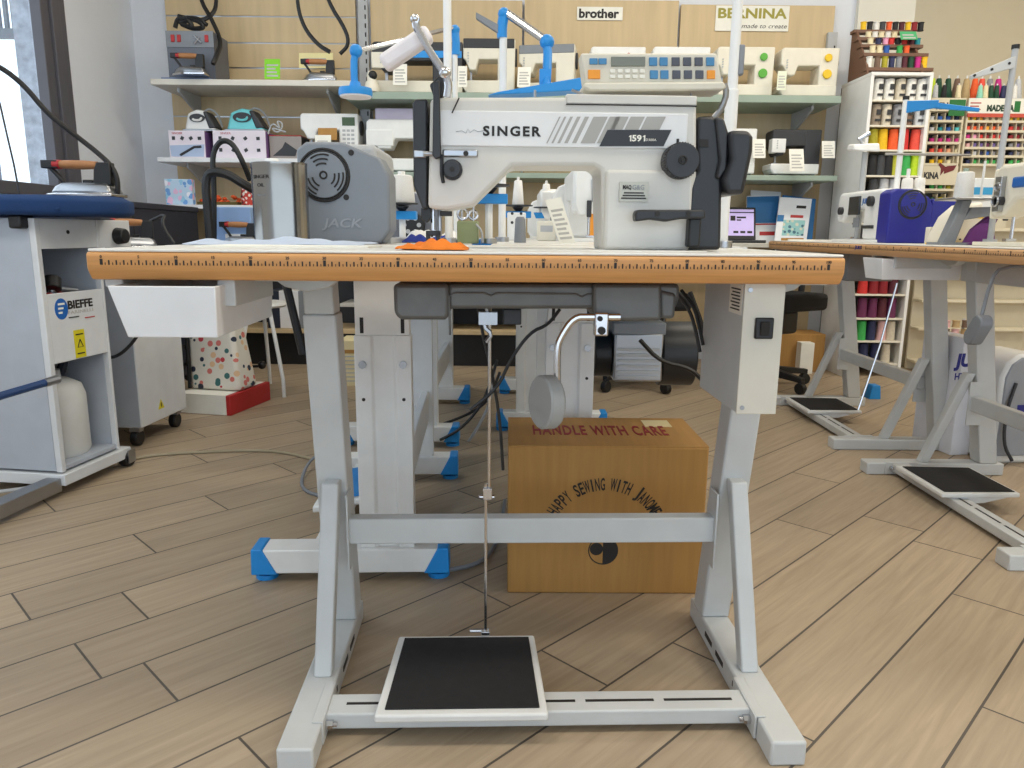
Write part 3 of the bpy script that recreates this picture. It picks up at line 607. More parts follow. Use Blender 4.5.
t = tag(MB().bb(-q[2] / 2, q[2] / 2, 0, .05, 0, q[3]).build('control_unit', 'cream', None, .004, (q[0], 2.5, TOP)), 'small cream control unit beside the price tag foot', 'box')
MB().bb(-.02, .02, -.001, .001, .03, .05).build('print', 'lightgrey', t)
tag(MB().lathe([(0, 0), (.016, 0), (.013, .06), (.009, .066), (0, .066)], (0, 0, 0)).build('cone_holder', 'grey', None, 0, (at(520, 244, 2.0).x, 2.0, TOP + .001)), 'grey upright cone holder on the table under the machine arm', 'cone holder')
# leaning price paper
def card(pts, mat, label, cat='price tag', group=None, lines=4, th=.0015, name='price_tag', head=None, headmat='ink'):
    """thin card through four corner points (bl, br, tr, tl), print on its face"""
    bl, br, tr, tl = [Vector(p) for p in pts]; c = (bl + br) / 2; n = (br - bl).cross(tl - bl).normalized()
    o = MB().loft([[p - c for p in (bl, br, tr, tl)], [p - c - n * th for p in (bl, br, tr, tl)]]).build(name, mat, None, 0, c)
    tag(o, label, cat, group); m = MB()
    def g(s, q): return (bl * (1 - s) + br * s) * (1 - q) + (tl * (1 - s) + tr * s) * q - c
    for i in range(lines):
        q0 = .12 + .7 * i / max(1, lines); e = .12 + .25 * ((i * 7) % 3) / 3
        m.loft([[g(.14, q0) + n * d, g(1 - e, q0) + n * d, g(1 - e, q0 + .35 / lines) + n * d, g(.14, q0 + .35 / lines) + n * d] for d in (-.0003, .0006)])
    if lines: m.build('print', M('printgrey', (184, 182, 178), .8), o)
    return o
Yc = 2.02
def pts_(l, Y, lean=0.0): return [at(u, v, Y + (lean if i > 1 else 0)) for i, (u, v) in enumerate(l)]
card(pts_([(560, 245), (576, 244), (561, 197), (545, 200)], Yc), 'paper', 'tall white price sheet leaning left of the white machine under the arm', lines=7)
# cloths and papers on tables
def cloth(label, name, mat, cx, cy, z, sx, sy, h, seed, rz=0, sub=26, cat='cloth', fn=None):
    rnd = random.Random(seed); bm = bmesh.new(); G = []
    ph = [rnd.uniform(0, 6.3) for _ in range(8)]
    for j in range(sub + 1):
        row = []
        for i in range(sub + 1):
            a, b = i / sub - .5, j / sub - .5
            zz = h * (.5 + .25 * math.sin(9 * a + ph[0] + 4 * b) + .25 * math.sin(13 * b + ph[1] - 6 * a) + .14 * math.sin(25 * a + ph[2] + 11 * b))
            zz *= min(1, 6 * min(.5 - abs(a), .5 - abs(b)) + .15)
            x = a * sx * (1 + .07 * math.sin(7 * b + ph[3])) ; y = b * sy * (1 + .1 * math.sin(6 * a + ph[4]))
            row.append(bm.verts.new((x, y, max(.001, zz) + .0015)))
        G.append(row)
    for j in range(sub):
        for i in range(sub): bm.faces.new((G[j][i], G[j][i + 1], G[j + 1][i + 1], G[j + 1][i]))
    e = bmesh.ops.extrude_face_region(bm, geom=bm.faces[:]); bmesh.ops.translate(bm, verts=[g for g in e['geom'] if isinstance(g, bmesh.types.BMVert)], vec=(0, 0, -.0012))
    b = MB(); b.bm.free(); b.bm = bm; o = b.build(name, mat, None, 0, (cx, cy, z), rz, ang=60)
    return tag(o, label, cat)
a = TF.m @ Vector((-.355, .40, TOP))
cloth('crumpled pale blue-white cloth spread under the oil tin', 'cloth', M('clothblue', (186, 198, 218), .9), a.x, a.y, TOP, .29, .22, .013, 3, TF.rz)
a = TF.m @ Vector((-.05, .075, TOP))
cloth('crumpled bright orange cloth in front of the needle', 'cloth', 'orange', a.x - .009, a.y, TOP, .098, .07, .014, 8, TF.rz)
a = TF.m @ Vector((-.30, .215, TOP))
tag(MB().prism([(-.14, -.05), (.13, -.04), (.14, .05), (-.12, .06)], .0, .0025, 'z').build('paper_sheet', 'paper', None, 0, (a.x, a.y, TOP), TF.rz), 'cream paper sheet lying on the left of the front table', 'paper')
cloth('folded white cloth with blue stripes beside the black handwheel', 'cloth', 'white', -.215, 2.05, TOP, .16, .24, .030, 5)
cloth('folded deep blue cloth under the white one beside the handwheel', 'cloth', M('clothdeep', (44, 62, 150), .9), -.20, 1.85, TOP, .13, .12, .018, 6)
# oil tin
q = pxb(252, 166, 304, 246, 1.47); a = TF.i @ Vector((q[0], 1.47, 0))
t = thing('oil_tin', 'shiny oval metal tin of sewing machine oil on the left of the front table', 'oil tin', (q[0], 1.49, TOP + .0005), R(3))
hw = q[2] / 2 * 1.0; hh = q[3] + .003
b = MB().lathe([(0, .002), (hw * .97, .002), (hw, .0), (hw, .004), (hw * .985, .006), (hw * .985, hh - .006), (hw, hh - .004), (hw, hh), (hw * .97, hh), (hw * .95, hh - .003), (0, hh - .003)], (0, 0, 0), n=48, sy=.72)
tin = b.build('can', 'tin', t, ang=40)
MB().lathe([(0, 0), (.013, 0), (.013, .009), (.011, .011), (0, .011)], (-.012, 0, hh - .003), n=20).build('cap', 'white', t, ang=50)
def on_tin(s, z, size, width, mat='ink', bold=.02):
    o = text(t, s, (0, 0, z), size, mat, width=width, bold=bold, th=.0004); 
    for v in o.data.vertices:                    # wrap the flat lettering round the oval can
        th = (v.co.x - .024) / (hw * .80); rr = hw * .987
        dy = v.co.y; v.co.x = rr * math.sin(th); v.co.y = -rr * .72 * math.cos(th) + dy
    return o
on_tin('SINGER', hh * .82, .0065, .033); on_tin('OIL', hh * .72, .006, .014, 'dark')
on_tin('100 ml', hh * .60, .0035, .016, 'grey')
# ------------------------------------------------------------------ the carton on the floor behind the table
bx0, bx1 = at(507.5, 560, 1.585).x, at(701, 585, 1.585).x; bh = .347; bw = bx1 - bx0
cbx = thing('carton', 'big brown carton standing behind the front table, printed HANDLE WITH CARE', 'carton', ((bx0 + bx1) / 2, 1.585, 0), R(.5))
bb = MB().bb(-bw / 2, bw / 2, 0, .26, 0, bh).build('box', 'carton', cbx, .004)
MB().bb(-bw / 2, bw / 2, .001, .259, bh - .001, bh + .0022).build('flap', 'carton', cbx, .001)
MB().bb(bw / 2 - .11, bw / 2 - .045, .17, .235, bh + .0022, bh + .0028).build('paper_strip', M('tape', (216, 198, 150), .5), cbx)
text(cbx, 'HANDLE WITH CARE', (-.005, .135, bh + .0023), .082, 'redink' if 'redink' in MATS else M('redink', (140, 22, 26), .6), width=.315, bold=.02, rx=0, space=1.15)
arc = 'HAPPY SEWING WITH JANOME'; rad = .134; zc_ = .128
for i, ch in enumerate(arc):
    if ch == ' ': continue
    th = R(59 - 118 * i / (len(arc) - 1))
    text(cbx, ch, (-.005 - rad * math.sin(th), -.0002, zc_ + rad * math.cos(th)), .028, 'ink', width={'I': .0035, 'W': .0135, 'M': .0125}.get(ch, .0098), bold=.02, tilt=th, name='arc_letter')
lg = MB().prism([(-.005 + .034 * math.cos(a), .105 + .034 * math.sin(a)) for a in [2 * math.pi * i / 32 for i in range(32)]], -.0006, .001).build('round_emblem', 'ink', cbx)
MB().prism([(-.006 + .0305 * math.cos(R(90 + 180 * i / 16)), .105 + .0305 * math.sin(R(90 + 180 * i / 16))) for i in range(17)], -.0009, .001).build('emblem_half', 'carton', lg)
MB().cyl((-.0205, -.0012, .109), (-.0205, .001, .109), .0150, n=24).build('emblem_dot', 'ink', lg)
# ------------------------------------------------------------------ ironing station on the left
IF = Frame((-1.375, 2.2, 0), R(-8))
it = thing('ironing_table', 'grey ironing table cabinet with a blue board, left of the front table', 'ironing table', IF.loc, IF.rz)
def IX(u, v): q = IF.i @ Vector((0, 0, ZC)); d = IF.i.to_3x3() @ ray(u, v); k = (0 - q.x) / d.x; return q + d * k     # on the side panel x = 0
M('ironpanel', (176, 182, 192), .4); M('ironwhite', (214, 216, 218), .4)
zt, zr, zb, zl = .835, IX(46, 249).z, IX(52, 294).z, IX(57, 364).z
L_ = .27
MB().bb(-.85, -.02, -.002, .012, .075, zt).bb(-.85, -.02, L_ - .012, L_ + .0, .075, zt).bb(-.30, -.285, .01, L_ - .01, .075, zt).bb(-.285, -.004, .01, L_ - .01, .075, .09).build('cabinet', 'ironpanel', it, .002)
MB().bb(-.02, .0, -.002, .016, .072, zt).bb(-.02, 0, L_ - .012, L_, .072, zt).build('upright', 'ironwhite', it, .002)
MB().bb(-.015, -.001, .016, L_ - .012, zr, zt).build('upper_panel', 'ironwhite', it, .002)
q = IX(68, 232); MB().cyl((-.002, q.y, q.z), (.001, q.y, q.z), .006, n=10).build('hole', 'ink', it)
MB().prism([(.016, zb), (L_ - .012, zb), (L_ - .012, zl), (.016, zl)], -.012, -.001, 'x').bb(-.285, -.012, .016, L_ - .012, zb - .035, zb - .03).build('logo_panel', 'ironwhite', it, .002)
MB().bb(-.284, -.28, .016, L_ - .012, zl, zr).build('compartment_back', 'ironpanel', it)
def on_side(s, u, v, h, wpx, m, bold=.02, nm='lettering'):
    q = IX(u, v); a = IX(u - wpx / 2, v); b = IX(u + wpx / 2, v)
    return text(it, s, (-.0005, q.y, q.z), h, m, width=b.y - a.y, rz=R(90), bold=bold, name=nm)
on_side('BIEFFE', 80.5, 303.5, .024, 25, 'ink', .035); on_side('FARINELLI', 81, 311, .010, 25, 'printgrey', 0)
q = IX(61.5, 309); k = MB()
k.prism([(q.y + .027 * math.cos(a), q.z + .032 * math.sin(a)) for a in [2 * math.pi * i / 28 for i in range(28)]], -.0015, .0003, 'x').build('round_logo', M('logoblue', (24, 96, 176), .4), it)
k = MB()
for i in range(3): k.bb(.0, .0008, q.y - .014, q.y + .014 - i * .006, q.z + .012 - i * .013, q.z + .018 - i * .013)
k.build('logo_bars', 'paper', it)
for u, m in ((74, 'dark'), (90, 'red')): q = IX(u, 317); MB().bb(-.0014, .0006, q.y - .022, q.y + .022, q.z - .0015, q.z + .0015).build('flag_stripe', m, it)
q = IX(80, 343); st = MB().bb(-.0014, .0005, q.y - .023, q.y + .023, q.z - .045, q.z + .042).build('warning_sticker', M('stickeryellow', (214, 200, 30), .5), it)
MB().tube([(.0008, q.y, q.z + .012), (.0008, q.y + .012, q.z - .012), (.0008, q.y - .012, q.z - .012), (.0008, q.y, q.z + .012)], .0018, 4).bb(.0004, .0012, q.y - .016, q.y + .016, q.z - .034, q.z - .03).bb(.0004, .0012, q.y - .016, q.y + .016, q.z + .026, q.z + .03).build('print', 'ink', st)
# knob box, valve, jug, rails, pedal bar
q = IX(102, 236)
kb = MB().bb(-.20, -.002, L_ + .002, L_ + .16, zr + .0, zt).build('knob_box', 'ironwhite', it, .002)
c = IX(112, 236) + Vector((0, 0, 0)); MB().cyl((-.002, L_ + .09, c.z), (.03, L_ + .09, c.z), .028, .024, n=24).build('knob', 'black', it, .003)
c = IX(66, 282)
v_ = MB().cyl((-.05, c.y, c.z - .035), (-.05, c.y, c.z + .0), .012, n=12).cyl((-.05, c.y - .005, c.z - .02), (-.04, c.y + .09, c.z - .035), .011, n=12).build('steam_valve', 'steel', it)
MB().cyl((-.05, c.y + .006, c.z + .01), (-.04, c.y - .012, c.z - .022), .026, n=20).build('valve_cap', 'black', v_, .003)
MB().cyl((-.05, c.y - .03, c.z - .05), (-.05, c.y + .03, c.z - .05), .018, n=14).build('valve_union', 'red', v_)
MB().bb(-.285, .012, -.01, L_ + .04, .032, .068).build('base_rail', 'ironwhite', it, .003)
MB().bb(-.05, .0, -.52, -.01, .016, .058).bb(-.048, -.002, -.41, -.38, .0, .02).build('steel_foot', 'steel', it, .003)
MB().tube([(-.06, L_ + .02, .045), (-.10, 0.0, .02), (-.5, -.3, .02)], .006).build('linkage_rod', 'lightgrey', it)
for (x, y) in ((.0, L_ + .03), (-.25, L_ + .03)):
    MB().cyl((x - .015, y, .028), (x + .015, y, .028), .028, n=20).build('caster', 'black', it, .003)
    MB().bb(x + .017, x + .021, y - .018, y + .018, .015, .06).build('caster_fork', 'steel', it)
a, b = IF.y(58, 379, -.03), IF.y(0, 396, -.22)
MB().tube([b + (b - a) * .5, b, a + (b - a) * .2], .011, 10).build('pedal_lever', M('leverblue', (30, 62, 110), .5), it)
MB().tube([a + (b - a) * .25, a], .013, 10).build('lever_tip', 'steel', it)
jug = thing('water_jug', 'white plastic water jug standing inside the ironing cabinet', 'jug', IF.m @ Vector((-.12, .135, .09)), IF.rz)
MB().lathe([(0, 0), (.088, .0), (.095, .015), (.095, .19), (.085, .225), (.05, .245), (.03, .25), (.028, .275), (0, .275)], (0, 0, 0), n=28).build('body', M('jugwhite', (214, 214, 210), .45), jug, ang=50)
MB().tube([(.0, .04, .25), (.01, .06, .30), (.005, .07, .34)], .014, 8, 1).build('hose', 'navy', jug)
# board
zz0, zz1 = .843, .90
bd = []
for z, k in ((zz0, .012), (zz0 + .008, 0), (zz1 - .014, 0), (zz1, .02)):
    ring = [(-1.0, -.06 + k), (-.10, -.06 + k), (.08, -.03 + k), (.165 - k, .04 + k), (.19 - k, .13), (.165 - k, .22 - k), (.08, .30 - k), (-.10, .34 - k), (-1.0, .34 - k)]
    bd.append([(x, y, z) for x, y in ring])
MB().loft(bd).build('board', 'boardblue', it, .006, ang=60)
MB().tube([(.10, -.02, zz0 + .018), (-.2, -.058, zz0 + .016), (-.6, -.062, zz0 + .016), (-1, -.062, zz0 + .016)], .003, 6, 1).build('cover_seam', 'boardblue', it)
MB().bb(-.06, -.02, -.03, .03, zt - .03, zz0).build('board_knob', 'black', it, .006)
# industrial iron on the board
def make_iron(loc, rz, label, scale=1, group='industrial irons with wooden handles', cord=None, z0=0, zs=1):
    t = thing('iron', label, 'iron', loc, rz, group); s = scale; nn = set(C.objects)
    def ring(z, k): return [(x * s, y * s, z * s) for x, y in ((-.10 + k, -.05 + k), (.02, -.055 + k), (.085 - k, -.03), (.125 - k * 2, 0), (.085 - k, .03), (.02, .055 - k), (-.10 + k, .05 - k))]
    MB().loft([ring(0, .0), ring(.012, 0), ring(.014, .004)]).build('soleplate', 'chrome', t, .002 * s)
    MB().loft([ring(.014, .006), ring(.038, .014), ring(.052, .03)]).build('body', 'steel', t, .006 * s, ang=50)
    MB().prism([(-.085 * s, .045 * s), (-.03 * s, .045 * s), (-.035 * s, .10 * s), (-.045 * s, .128 * s), (-.085 * s, .128 * s)], -.016 * s, .016 * s).build('rear_bracket', 'black', t, .003 * s)
    MB().tube([(p[0] * s, 0, p[1] * s) for p in ((.06, .045), (.075, .07), (.10, .105), (.118, .118))], .008 * s, 8).bb(.075 * s, .125 * s, -.014 * s, .014 * s, .105 * s, .135 * s).build('front_bracket', 'black', t, .003 * s)
    MB().lathe([(0, 0), (.014 * s, .004 * s), (.017 * s, .05 * s), (.016 * s, .10 * s), (.013 * s, .128 * s), (0, .13 * s)], (-.045 * s, 0, .118 * s), (1, 0, .02), 16).build('handle', 'handle_wood', t, ang=50)
    MB().cyl((.07 * s, 0, .120 * s), (.09 * s, 0, .120 * s), .017 * s, n=16).build('handle_ferrule', 'red', t)
    MB().box((-.01 * s, 0, .058 * s), (.03 * s, .02 * s, .012 * s)).build('thermostat', 'black', t, .002)
    for o in C.objects:
        if o not in nn and o.type == 'MESH':
            for v in o.data.vertices: v.co.z *= zs
    if cord: MB().tube(cord, .0075 * s if s > .7 else .008, 8, 2).build('cord', 'black', t)
    return t
p = at(84, 201, 2.34); Lw = at(118, 201, 2.34).x - at(50, 201, 2.34).x
def attach(o, p):
    for k in ('label', 'category', 'group'):
        if k in o: del o[k]
    o.parent = p; o.matrix_parent_inverse = p.matrix_basis.inverted(); return o
def rel(base, rz, pts): m = (Matrix.Translation(base) @ Matrix.Rotation(rz, 4, 'Z')).inverted(); return [m @ q for q in pts]
base = Vector((p.x, 2.36, zz1 + .001)); rz = R(180)
make_iron(base, rz, 'chrome iron with wooden handle lying on the blue ironing board', 1.0, zs=.80,
          cord=rel(base, rz, [at(u, v, y) for u, v, y in ((112, 192, 2.36), (117.5, 198, 2.36), (118, 180, 2.36), (112, 166, 2.36), (98, 153, 2.36), (84, 142, 2.36), (66, 128, 2.34), (46, 112, 2.32), (25, 86, 2.30), (0, 66, 2.28), (-40, 50, 2.26))]))
q = at(138, 241, 2.62)
tag(MB().tube([at(u, v, 2.33) for u, v in ((20, 197), (14, 165), (7, 135), (0, 104), (-12, 70), (-40, 50))], .0028, 6).build('support_wire', 'dark', None), 'thin dark wire rising at the left edge above the blue board', 'wire')
# boiler unit behind
BF = Frame((-1.385, 2.72, 0), R(-4)); bt = thing('boiler_unit', 'light grey boiler cabinet on black casters beside the ironing table', 'boiler', BF.loc, BF.rz)
MB().bb(-.30, 0, 0, .34, .075, .735).build('cabinet', 'ironwhite', bt, .004)
MB().bb(-.302, -.004, -.002, .0, .08, .73).build('side_panel', M('boilergrey', (168, 172, 178), .45), bt)
for x, y in ((-.04, .03), (-.04, .31), (-.26, .03), (-.26, .31)):
    MB().cyl((x - .014, y, .03), (x + .014, y, .03), .03, n=20).build('caster', 'black', bt, .004)
    MB().bb(x - .02, x + .02, y - .015, y + .015, .055, .076).build('caster_plate', 'steel', bt)
q = BF.i.to_3x3() @ ray(161, 404); o = BF.i @ Vector((0, 0, ZC)); c = o + q * (-o.x / q.x)
st = MB().prism([(c.y - .022, c.z - .018), (c.y + .022, c.z - .018), (c.y, c.z + .02)], -.001, .0012, 'x').build('warning_sticker', 'stickeryellow', bt)
MB().bb(.0006, .0018, c.y - .003, c.y + .003, c.z - .01, c.z + .006).build('print', 'ink', st)
make_iron(Vector((at(134, 240, 2.85).x, 2.85, .736)), R(200), 'second chrome iron resting on the boiler behind the blue board', .8, cord=[(-.06, 0, .10), (-.12, .02, .13), (-.1, .05, .09), (-.14, .06, .02)])
tag(MB().tube([at(u, v, 2.6) for u, v in ((108, 358), (118, 356), (130, 346), (140, 332), (146, 318))], .006, 8, 2).build('hose', 'black', None), 'black hose between the ironing table and the boiler cabinet', 'hose')
# dark counter under the window
ct = thing('counter', 'long dark navy counter along the left wall under the window', 'counter', (-1.765, 2.45, 0), R(2.2))
MB().bb(-.46, 0, .66, 2.03, .0, .905).build('body', 'navy', ct, .004)
MB().bb(-.46, .006, .655, 2.035, .905, .935).build('countertop', 'navy', ct, .004)
MB().bb(-.001, .001, 1.20, 1.206, .02, .90).build('panel_joint', 'ink', ct)
# patterned bag on a red and white box
print_mat('floral', (226, 220, 208), [(196, 60, 70), (40, 50, 70), (214, 120, 110), (60, 110, 110), (226, 190, 150)], 26, .36)
q = pxb(176, 387, 232, 410, 3.25)
t = tag(MB().bb(-q[2] / 2, q[2] / 2, 0, .34, 0, .09).build('carton', 'red', None, .003, (q[0], 3.25, 0), R(-12)), 'flat red and white box on the floor under the patterned bag', 'carton')
MB().bb(-q[2] / 2 - .0005, q[2] / 2 - .02, -.002, .33, .002, .0905).build('white_panel', 'paper', t)
z0 = .093
bg = thing('storage_bag', 'white bag with red and black floral print leaning by the boiler', 'bag', (q[0] + .01, 3.33, z0), R(-12))
b0 = [(-.115, .0), (.115, .0)]
MB().loft([[(-.115, .0, 0), (.135, .0, 0), (.135, .16, 0), (-.115, .16, 0)], [(-.145, .05, .26), (.085, .05, .30), (.085, .15, .30), (-.145, .15, .26)]]).build('body', 'floral', bg, .02, seg=3)
MB().tube([(-.112, -.006, .005), (-.128, .02, .13), (-.145, .044, .26)], .008, 8).build('edge_trim', 'black', bg)
q = at(180, 385, 3.5)
tag(MB().ring((0, 0, .05), .05, .008, 'y').ring((.02, .02, .12), .045, .008, 'y').ring((-.01, .01, .2), .05, .007, 'x').build('coiled_cable', 'black', None, 0, (q.x - .02, 3.62, 0)), 'dark coiled cables on the floor behind the patterned bag', 'cable')
# stool with bent legs
sc = at(262, 362, 3.75); sc = Vector((sc.x, 3.78, 0))
st = thing('stool', 'stool with bent white tubular legs under the left of the front table', 'stool', sc)
feet = [at(236, 384, 3.45), at(283, 371, 3.62), at(269, 363, 3.95), at(222, 368, 3.9)]
for f in feet: 
    p0 = Vector((f.x, f.y, 0)) - sc; p2 = p0 * .45 + Vector((0, 0, .43)); p1 = p0 * .97 + Vector((0, 0, .10))
    MB().tube([p0, p0 * .99 + Vector((0, 0, .06)), p1, p2], .010, 8, 1).build('leg', 'lightwhite', st)
MB().lathe([(0, .43), (.12, .43), (.13, .44), (.12, .455), (0, .455)], (0, 0, 0), n=28).build('seat', 'lightwhite', st, ang=50)
tag(MB().tube([at(238, 367, 3.85) , at(262, 366, 3.85)], .007, 8).ball(at(262, 365, 3.85), .022).build('cable_plug', 'black', None), 'black cable end on the floor under the stool', 'cable')
# black strap by the left column; cables on the floor
tag(MB().tube([Vector((at(281, 288, 1.9).x, 1.9, .744)), at(290, 300, 1.9), at(296, 325, 1.9), at(303, 354, 1.9)], .011, 8, 1).build('strap', 'black'), 'thick black strap hanging left of the inner left column under the rear table', 'strap')
fl = lambda u, v: W0.z(u, v, .006)
tag(MB().tube([fl(*p) for p in ((118, 463), (150, 455), (200, 452), (250, 450), (285, 452), (312, 459))], .005, 6, 2).build('floor_cable', 'papercable' if 'papercable' in MATS else M('papercable', (168, 156, 130), .6), None), 'thin grey cable crossing the floor from the ironing table', 'cable')
tag(MB().tube([W0.z(u, v, z) for u, v, z in ((322, 452, .05), (308, 462, .03), (300, 482, .006), (306, 492, .006), (322, 496, .006), (345, 520, .006), (368, 548, .006), (395, 565, .006), (430, 572, .006), (470, 567, .006), (490, 556, .006), (501, 530, .006), (505, 500, .006))], .0055, 6, 2).build('floor_cable', 'grey', None), 'grey cable looping over the foot of the nearest blue-footed table', 'cable')
for i, pts in enumerate((((440, 440), (460, 430), (480, 408), (490, 385), (497, 360)), ((448, 470), (470, 440), (485, 415), (492, 395), (495, 365)), ((440, 425), (462, 417), (478, 409), (490, 398), (500, 372)))):
    tag(MB().tube([at(u, v, 2.75 + .1 * i) for u, v in pts], .006, 6, 2).build('hanging_cable', ('dark', 'lightgrey', 'dark')[i], None), ('dark cable hanging behind the pull rod toward the second blue foot', 'pale cable hanging behind the pull rod toward the blue foot', 'dark upper cable hanging behind the pull rod')[i], 'cable')

# ------------------------------------------------------------------ slatted back wall and shelves
YP = 4.85
def panel(u0, u1, vtop, n, groove=None):
    x0, x1 = at(u0, 100, YP).x, at(u1, 100, YP).x; zt = 2.9 if vtop is None else at((u0 + u1) / 2, vtop, YP).z
    m = MB()
    if groove:
        zs = [at(260, v, YP).z for v in groove]; prev = zt
        for z in zs: m.bb(x0, x1, YP, YP + .03, z + .004, prev - .004); prev = z
        m.bb(x0, x1, YP, YP + .03, .2, prev - .004)
    else: m.bb(x0 + .004, x1 - .004, YP, YP + .03, .2, zt)
    o = struct(m.build('trim_%d' % n, 'palewood', None, .001))
    if groove:
        g = MB()
        for z in zs: g.bb(x0, x1, YP + .004, YP + .02, z - .0045, z + .0045)
        g.build('groove', 'steel', o)
    return o
panel(172, 358, None, 2, [-9, 16.5, 43, 68, 92, 117, 142, 166])
panel(372, 522, 0, 3); panel(523, 675, 0, 4); panel(676, 828, 5, 5)
for u in (365, 829):
    x = at(u, 60, YP).x
    m = MB().bb(x - .028, x + .028, YP - .03, YP - .001, 1.63 if u > 800 else .64, 2.0 if u > 800 else 2.6); m.mat(1)
    for i in range(40):
        if (1.65 if u > 800 else 0) < .8 + i * .05 < (1.95 if u > 800 else 2.55): m.bb(x + .010, x + .018, YP - .0312, YP - .029, .8 + i * .05, .825 + i * .05)
    tag(m.build('shelf_upright', ['lightgrey', 'ink']), 'slotted metal shelf upright ' + ('right of the brand panel' if u > 800 else 'between grooved and plain wall panels'), 'upright', 'slotted shelf uprights')
def shelf(u0, u1, v, depth, th, mat, label, brackets=(), yf=None, bm='lightgrey', name='wall_shelf'):
    yf = yf or YP - depth; a, b = at(u0, v, yf), at(u1, v, yf); z = a.z * .5 + b.z * .5
    t = thing(name, label, 'shelf', ((a.x + b.x) / 2, YP, z - th), 0, 'shelves on the back wall'); h = (b.x - a.x) / 2
    bd = MB().bb(-h, h, yf - YP, -.002, 0, th).build('board', mat, t, .003)
    for u in brackets:
        x = at(u, v, YP - .1).x - t.location.x
        MB().prism([(-.002, 0), (-depth * .8, 0), (-depth * .8, -.025), (-.06, -.11), (-.002, -.13)], x - .006, x + .006, 'x').build('bracket', bm, t, .001)
    return z
ZA = shelf(150, 352, 79.5, .38, .032, 'palegrey' if 'palegrey' in MATS else M('palegrey', (214, 208, 196), .5), 'top left wall shelf carrying two irons', (192, 335))
ZB = shelf(157, 345, 158, .36, .026, M('shelfwhite', (226, 226, 228), .45), 'second left wall shelf carrying turquoise and white irons on boxes', (200,))
ZC_ = shelf(160, 300, 205, .34, .024, 'shelfwhite', 'lowest left wall shelf with a picture box and orange flowers')
ZD = shelf(345, 842, 93.5, .40, .04, 'shelfgreen', 'upper long pale green shelf of sewing machines', (800,))
ZE = shelf(362, 838, 173.5, .38, .03, 'shelfgreen', 'lower long pale green shelf of sewing machines', (800,))
for u, s, h in ((620, 355, 0), (620, 340, 1)): pass
# low plinth shelving along the wall
t = thing('plinth_shelf', 'low grey shelf unit along the foot of the back wall', 'shelf', (at(560, 340, 4.5).x, YP, 0))
xl, xr = at(225, 340, 4.5).x - t.location.x, at(648, 340, 4.5).x - t.location.x
MB().bb(xl, xr, -.36, 0, .20, .225).build('base_board', 'palewood', t, .002)
MB().bb(xl + .01, xr - .01, -.02, -.005, .0, .62).build('back_panel', 'dark', t)
MB().bb(xl + .7, xr, -.34, -.02, .36, .38).build('middle_board', 'shelfgrey', t, .002)
MB().bb(xl + .7, xr, -.32, -.02, .52, .54).build('upper_board', 'shelfgrey', t, .002)
for x in (xl, (xl + xr) / 2, xr): MB().bb(x - .01, x + .01, -.34, -.01, 0, .62).build('side', 'dark', t)
MB().bb(xl, xr, -.30, -.28, .0, .20).build('kick_plate', 'black', t)
q = pxb(339, 320, 362, 366, 3.9)
t = tag(MB().bb(-q[2] / 2, q[2] / 2, 0, .2, 0, q[3]).build('carton', M('papercream', (222, 208, 164), .7), None, .003, (q[0], 3.9, 0)), 'cream printed carton on the floor right of the left column', 'carton')
m = MB()
for i in range(7): m.bb(-q[2] * .3, q[2] * (.2 + .1 * (i % 3)), -.0012, .001, q[3] * (.1 + .09 * i), q[3] * (.13 + .09 * i))
m.build('print', 'printgrey', t); MB().bb(-q[2] / 2 - .001, q[2] / 2 + .001, -.0015, .2, q[3] * .72, q[3] * .8).build('brown_band', 'carton', t)
for u0, u1, m in ((270, 281, 'navy'), (282, 300, 'shelfwhite'), (301, 309, 'grey')):
    q = pxb(u0, 296, u1, 333, 4.55); tag(MB().bb(-q[2] / 2, q[2] / 2, 0, .2, 0, q[3]).build('binder', m, None, .003, (q[0], 4.52, .2265)), {'navy': 'dark navy binder', 'shelfwhite': 'wide white binder', 'grey': 'grey binder'}[m] + ' on the low plinth shelf at left', 'binder', 'binders on the plinth shelf')
